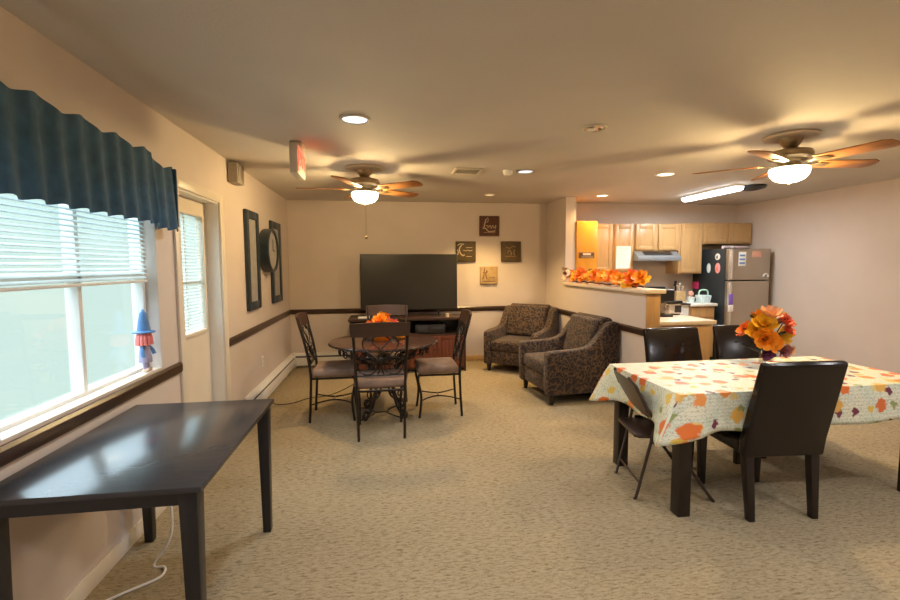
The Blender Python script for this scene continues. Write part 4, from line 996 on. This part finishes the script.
bc3 = thing('base_cabinet', (3.53, 6.45, 0), 'base cabinet in the kitchen corner left of the range', 'cabinet')
MB().box(3.37, 3.705, 6.12, YK-0.005, 0.0, 0.868, 0.002).build('cabinet_body', M['maple'], bc3)
MB().box(3.385, 3.69, 6.10, 6.119, 0.13, 0.85, 0.003).build('door', M['maple'], bc3)
cp = MB(); cp.box(2.692, 3.40, 4.225, 6.07, 0.87, 0.91, 0.006); cp.box(2.692, 3.708, 6.07, YK-0.002, 0.87, 0.91, 0.006)
tag(cp.build('countertop', M['laminate']), 'cream peninsula countertop ending in front of the dining chairs', 'countertop')
tag(MB().box(4.455, 4.885, 6.065, YK-0.002, 0.87, 0.91, 0.006).build('countertop', M['lightcounter']), 'pale countertop between the range and the refrigerator', 'countertop')
# fridge
fr = thing('refrigerator', (5.27, 6.4, 0), 'steel top-freezer refrigerator with charcoal sides', 'refrigerator')
FX0, FX1, FY = 4.945, 5.625, 6.02
MB().box(FX0, FX1, FY+0.005, YK-0.03, 0.02, 1.715, 0.006).box(FX0+0.03, FX1-0.03, FY+0.05, YK-0.06, 0, 0.03).build('cabinet_body', M['fridgeside'], fr)
fz = MB().box(FX0, FX1, FY-0.062, FY, 1.255, 1.712, 0.012, seg=3).build('freezer_door', M['steel'], fr)
fd = MB().box(FX0, FX1, FY-0.062, FY, 0.07, 1.243, 0.012, seg=3).build('door', M['steel'], fr)
MB().box(FX0-0.002, FX0+0.045, FY-0.098, FY-0.058, 1.265, 1.70, 0.010, seg=3).build('handle', M['chrome'], fz)
MB().box(FX0-0.002, FX0+0.045, FY-0.098, FY-0.058, 0.55, 1.235, 0.010, seg=3).build('handle', M['chrome'], fd)
def flatthing(name, box, m, label, cat, extra=None):
    t = thing(name, ((box[0]+box[1])/2, (box[2]+box[3])/2, box[4]), label, cat)
    MB().box(*box, 0.0006).build('sheet' if 'paper' in name or 'card' in name or 'note' in name else 'body', M[m], t)
    if extra: extra(t)
    return t
yf = FY-0.062
def stripes(t):
    mb = MB()
    for i in range(3): mb.box(5.115, 5.20, yf-0.0055, yf-0.0035, 1.60-i*0.055, 1.625-i*0.055)
    mb.build('print', M['bluegrey'], t)
flatthing('fridge_paper', (5.10, 5.22, yf-0.0038, yf-0.0002, 1.46, 1.665), 'paper', 'white and blue printed paper on the freezer door', 'paper', stripes)
flatthing('fridge_card', (5.315, 5.465, yf-0.0038, yf-0.0002, 1.59, 1.675), 'peachlid', 'pinkish card at the top right of the freezer door', 'card')
mg = thing('fridge_magnet', (5.545, yf, 1.33), 'white arched magnet at the lower right of the freezer door', 'magnet')
MB().tube([(5.545+0.04*math.cos(PI*i/14), yf-0.0122, 1.30+0.045*math.sin(PI*i/14)) for i in range(15)], 0.012, 8).build('body', M['white'], mg)
MB().ball((5.545, yf-0.0105, 1.305), (0.014, 0.010, 0.014), 10).build('centre', M['greymat'], mg)
# magnets on the fridge's left side
def side_magnet(y, z, ry, rz, m, m2, label):
    t = thing('fridge_magnet', (FX0, y, z), label, 'magnet')
    MB().ball((FX0-0.0045, y, z), (0.004, ry, rz), 14).build('body', M[m], t)
    MB().ball((FX0-0.0065, y+ry*0.1, z-rz*0.1), (0.003, ry*0.35, rz*0.6), 12).build('detail', M[m2], t)
side_magnet(6.18, 1.60, 0.055, 0.05, 'white', 'black', 'black and white striped magnet high on the refrigerator side')
side_magnet(6.36, 1.43, 0.045, 0.075, 'ice', 'white', 'pale figure-shaped magnet on the refrigerator side, left of the pink one')
side_magnet(6.17, 1.43, 0.055, 0.08, 'pink_magnet', 'petal_coral', 'pink figure-shaped magnet on the refrigerator side')
flatthing('sticky_note', (FX0-0.004, FX0-0.0003, 6.58, 6.72, 1.10, 1.21), 'pink_paper', 'bright pink sticky note on the refrigerator side above the counter', 'note')
rl = thing('paper_roll', (5.2, 6.2, 1.715), 'long pinkish-white roll lying on top of the refrigerator', 'roll')
MB().tube([(4.98, 6.13, 1.739), (5.45, 6.20, 1.739)], 0.024, 12).build('sheet', M['rosewhite'], rl)
MB().tube([(5.10, 6.148, 1.739), (5.16, 6.157, 1.739)], 0.0255, 12).build('band', M['white'], rl)
tw = thing('hand_towel', (4.96, FY-0.10, 0.98), 'purple and white towel hanging from the refrigerator door handle', 'towel')
t1 = MB(); t1.box(4.935, 5.0, FY-0.108, FY-0.0995, 0.90, 1.06, 0.003); t1.build('purple_half', M['purple'], tw)
t2 = MB(); t2.box(4.93, 5.01, FY-0.110, FY-0.0995, 0.80, 0.897, 0.003); t2.build('white_half', M['white'], tw)
# counter items
kb = thing('utensil_crate', (4.58, 6.55, 0.91), 'light wooden crate holding dark utensils beside the refrigerator', 'crate')
MB().box(4.50, 4.66, 6.48, 6.66, 0.91, 1.07, 0.006).build('crate', M['basketwood'], kb)
for i, (dx, dy, h_, mt) in enumerate([(-0.05, 0, 0.10, 'black'), (-0.02, 0.03, 0.14, 'black'), (0.02, -0.02, 0.11, 'white'), (0.05, 0.02, 0.12, 'black'), (0.0, 0.0, 0.07, 'cream_cloth'), (0.06, -0.04, 0.07, 'cream_cloth')]):
    mb = MB(); mb.tube([(4.58+dx*0.8, 6.57+dy, 1.068), (4.58+dx, 6.57+dy, 1.07+h_)], 0.008, 8); mb.ball((4.58+dx, 6.57+dy, 1.07+h_), (0.022, 0.014, 0.026), 10)
    mb.build('utensil', M[mt], kb)
jr = thing('lidded_jar', (4.70, 6.42, 0.91), 'small jar with a pinkish lid on the pale counter', 'jar')
MB().lathe([(0, 0), (0.036, 0), (0.038, 0.01), (0.038, 0.085), (0.03, 0.10), (0, 0.10)], (4.70, 6.42, 0.91), 20).build('jar', M['clear'], jr)
MB().lathe([(0, 0.10), (0.038, 0.10), (0.042, 0.12), (0.035, 0.15), (0.015, 0.165), (0, 0.167)], (4.70, 6.42, 0.91), 20).build('lid', M['peachlid'], jr)
ib = thing('blue_tub', (4.585, 6.26, 0.91), 'pale blue plastic tub at the front of the pale counter', 'container')
MB().lathe([(0, 0), (0.045, 0), (0.055, 0.075), (0.05, 0.075), (0.042, 0.008), (0, 0.006)], (4.585, 6.26, 0.91), 22, cap=False).build('tub', M['ice'], ib)
MB().lathe([(0, 0.076), (0.058, 0.076), (0.058, 0.086), (0, 0.088)], (4.585, 6.26, 0.91), 22).build('lid', M['white'], ib)
mb_ = thing('mint_basket', (4.78, 6.24, 0.91), 'mint green plastic basket with a looped handle on the pale counter', 'basket')
MB().taper((4.775, 6.24, 0.91), (0.145, 0.13), (4.775, 6.24, 1.025), (0.175, 0.155), 0.012).build('basket', M['ice'], mb_)
MB().tube(spl([(4.70, 6.24, 1.015), (4.705, 6.24, 1.075), (4.74, 6.24, 1.10), (4.81, 6.24, 1.10), (4.845, 6.24, 1.075), (4.85, 6.24, 1.015)], 6), 0.012, 8).build('handle', M['mint'], mb_)
# peninsula appliances
cf = thing('coffee_maker', (3.08, 4.66, 0.91), 'black coffee maker with a clear carafe on the peninsula', 'coffee maker')
MB().box(3.02, 3.15, 4.58, 4.76, 0.91, 0.935, 0.006).build('base', M['black'], cf)
MB().box(3.02, 3.15, 4.72, 4.78, 0.935, 1.20, 0.008).build('column', M['black'], cf)
MB().box(3.01, 3.16, 4.57, 4.78, 1.075, 1.215, 0.02, seg=3).build('head', M['black'], cf)
MB().lathe([(0, 0), (0.045, 0), (0.052, 0.02), (0.052, 0.09), (0.04, 0.125), (0.037, 0.125), (0.049, 0.09), (0.049, 0.022), (0, 0.004)], (3.085, 4.65, 0.936), 22, cap=False).build('carafe', M['clear'], cf)
to = thing('toaster', (3.30, 4.83, 0.91), 'silver toaster with a black top on the peninsula counter', 'toaster')
MB().box(3.19, 3.375, 4.76, 4.93, 0.92, 1.045, 0.016, seg=3).build('body', M['chrome'], to)
MB().box(3.18, 3.385, 4.75, 4.94, 1.046, 1.075, 0.010).build('top', M['black'], to)
for y in (4.81, 4.87): MB().box(3.21, 3.355, y-0.008, y+0.008, 1.0745, 1.0765).build('slot', M['darkgap'], to)
MB().box(3.20, 3.365, 4.775, 4.915, 0.91, 0.922).build('base', M['black'], to)
MB().box(3.29, 3.37, 4.757, 4.762, 0.94, 1.02, 0.002).build('control_panel', M['darkgap'], to)

# garland on the half-wall cap
gl = thing('autumn_garland', (2.61, 5.3, 1.247), 'orange autumn leaf and flower garland lying along the half-wall cap', 'garland')
gy0, gy1 = 4.30, 6.08
vine = [(2.61+0.025*math.sin(i*1.3), gy0+(gy1-gy0)*i/20, 1.262+0.006*math.sin(i*2.1)) for i in range(21)]
MB().tube(spl(vine, 3), 0.009, 6).build('vine', M['leaf_brown'], gl)
pal = ['petal_orange', 'petal_yellow', 'petal_deep', 'petal_orange', 'petal_yellow', 'petal_coral', 'petal_orange', 'leaf_brown']
for i in range(34):
    yy = gy0+0.02+(gy1-gy0-0.04)*i/33; s_ = 1 if i % 2 else -1
    xx = 2.61+s_*random.uniform(0.015, 0.055); zz = 1.262+random.uniform(0.03, 0.105)
    mb = MB(); flower(mb, (xx, yy, zz), random.uniform(0.070, 0.105), tilt_to((s_*0.3-0.55, random.uniform(-0.9, -0.1), 0.6)), 3, 7, 0.3, 0.6)
    mb.build('blossom', M[pal[i % len(pal)]], gl)
for i in range(40):
    yy = gy0+(gy1-gy0)*random.random(); a_ = random.uniform(0, 2*PI); mb = MB()
    mb.petal((2.61+0.03*math.cos(a_), yy, 1.275+random.uniform(0, 0.05)), Matrix.Rotation(a_, 4, 'Z') @ Matrix.Rotation(R(random.uniform(8, 60)), 4, 'X'), random.uniform(0.06, 0.085), 0.05, 0.1)
    mb.build('leaf', M[random.choice(['petal_orange', 'petal_deep', 'petal_yellow', 'leaf_brown', 'petal_orange'])], gl)
bw = thing('speckled_bow', (2.61, 6.0, 1.40), 'cream and brown speckled bow at the far end of the garland', 'bow')
for k in range(9):
    a_ = 2*PI*k/9; mb = MB()
    mb.petal((2.575, 6.02, 1.372), Matrix.Rotation(R(90), 4, 'Y').inverted() @ Matrix.Rotation(a_, 4, 'Z') @ Matrix.Rotation(R(30), 4, 'X'), 0.15 if k % 3 else 0.11, 0.08, 0.3)
    mb.build('loop', M['cream_cloth' if k % 3 else 'leaf_brown'], bw)
MB().ball((2.58, 6.02, 1.375), 0.024, 12).build('knot', M['leaf_brown'], bw)
MB().tube([(2.59, 6.02, 1.375), (2.60, 6.02, 1.265)], 0.006, 6).build('tail', M['leaf_brown'], bw)

# ------------------------------------------------------------------ world, portals, camera
w = bpy.data.worlds.new('World'); sc.world = w; w.use_nodes = True
bg = w.node_tree.nodes['Background']; nt = w.node_tree
# overcast sky: the zenith is several times brighter than the horizon
tc = N(nt, 'ShaderNodeTexCoord'); sx = N(nt, 'ShaderNodeSeparateXYZ'); nt.links.new(tc.outputs['Generated'], sx.inputs['Vector'])
nt.links.new(ramp(nt, sx.outputs['Z'], [(0.0, (0.115, 0.140, 0.132)), (0.12, (0.115, 0.145, 0.140)), (0.75, (1.25, 1.5, 1.75))]), bg.inputs['Color'])
bg.inputs['Strength'].default_value = 3.4
def portal(loc, rot, sx, sy):
    L = bpy.data.lights.new('daylight_portal', 'AREA'); L.shape = 'RECTANGLE'; L.size = sx; L.size_y = sy; L.cycles.is_portal = True
    o = bpy.data.objects.new('daylight_portal', L); COL.objects.link(o); o.location = loc; o.rotation_euler = rot
portal((XL-T-0.01, (WY0+WY1)/2, (WZ0+WZ1)/2), (0, R(-90), 0), WZ1-WZ0, WY1-WY0)
portal((XL-T-0.01, (GY0+GY1)/2, (GZ0+GZ1)/2), (0, R(-90), 0), GZ1-GZ0, GY1-GY0)
for a, b_ in RW: portal(((a+b_)/2, YR-T-0.01, 1.5), (R(90), 0, 0), b_-a, 1.2)

cam = bpy.data.cameras.new('Camera'); co = bpy.data.objects.new('Camera', cam); COL.objects.link(co)
cam.sensor_fit = 'HORIZONTAL'; cam.sensor_width = 36; cam.lens = 36*454.8/900; cam.clip_start = 0.05
yaw, pit, rol = 0.144, 0.076, -0.005
fwd = Vector((math.sin(yaw)*math.cos(pit), math.cos(yaw)*math.cos(pit), -math.sin(pit)))
rgt = Vector((math.cos(yaw), -math.sin(yaw), 0)); up = rgt.cross(fwd)
mt = Matrix((rgt, up, -fwd)).transposed().to_4x4()
co.matrix_world = Matrix.Translation((0, 0, 1.491)) @ mt @ Matrix.Rotation(-rol*-1, 4, 'Z')
sc.camera = co
for o in bpy.data.objects:
    if '_local' in o: del o['_local']
sc.view_settings.view_transform = 'Standard'; sc.view_settings.look = 'None'; sc.view_settings.gamma = 1.0
sc.view_settings.use_curve_mapping = False; sc.view_settings.exposure = 1.05
sc.cycles.use_denoising = True
sc.cycles.max_bounces = 8; sc.cycles.diffuse_bounces = 5; sc.cycles.sample_clamp_indirect = 6.0; sc.cycles.caustics_reflective = False; sc.cycles.caustics_refractive = False
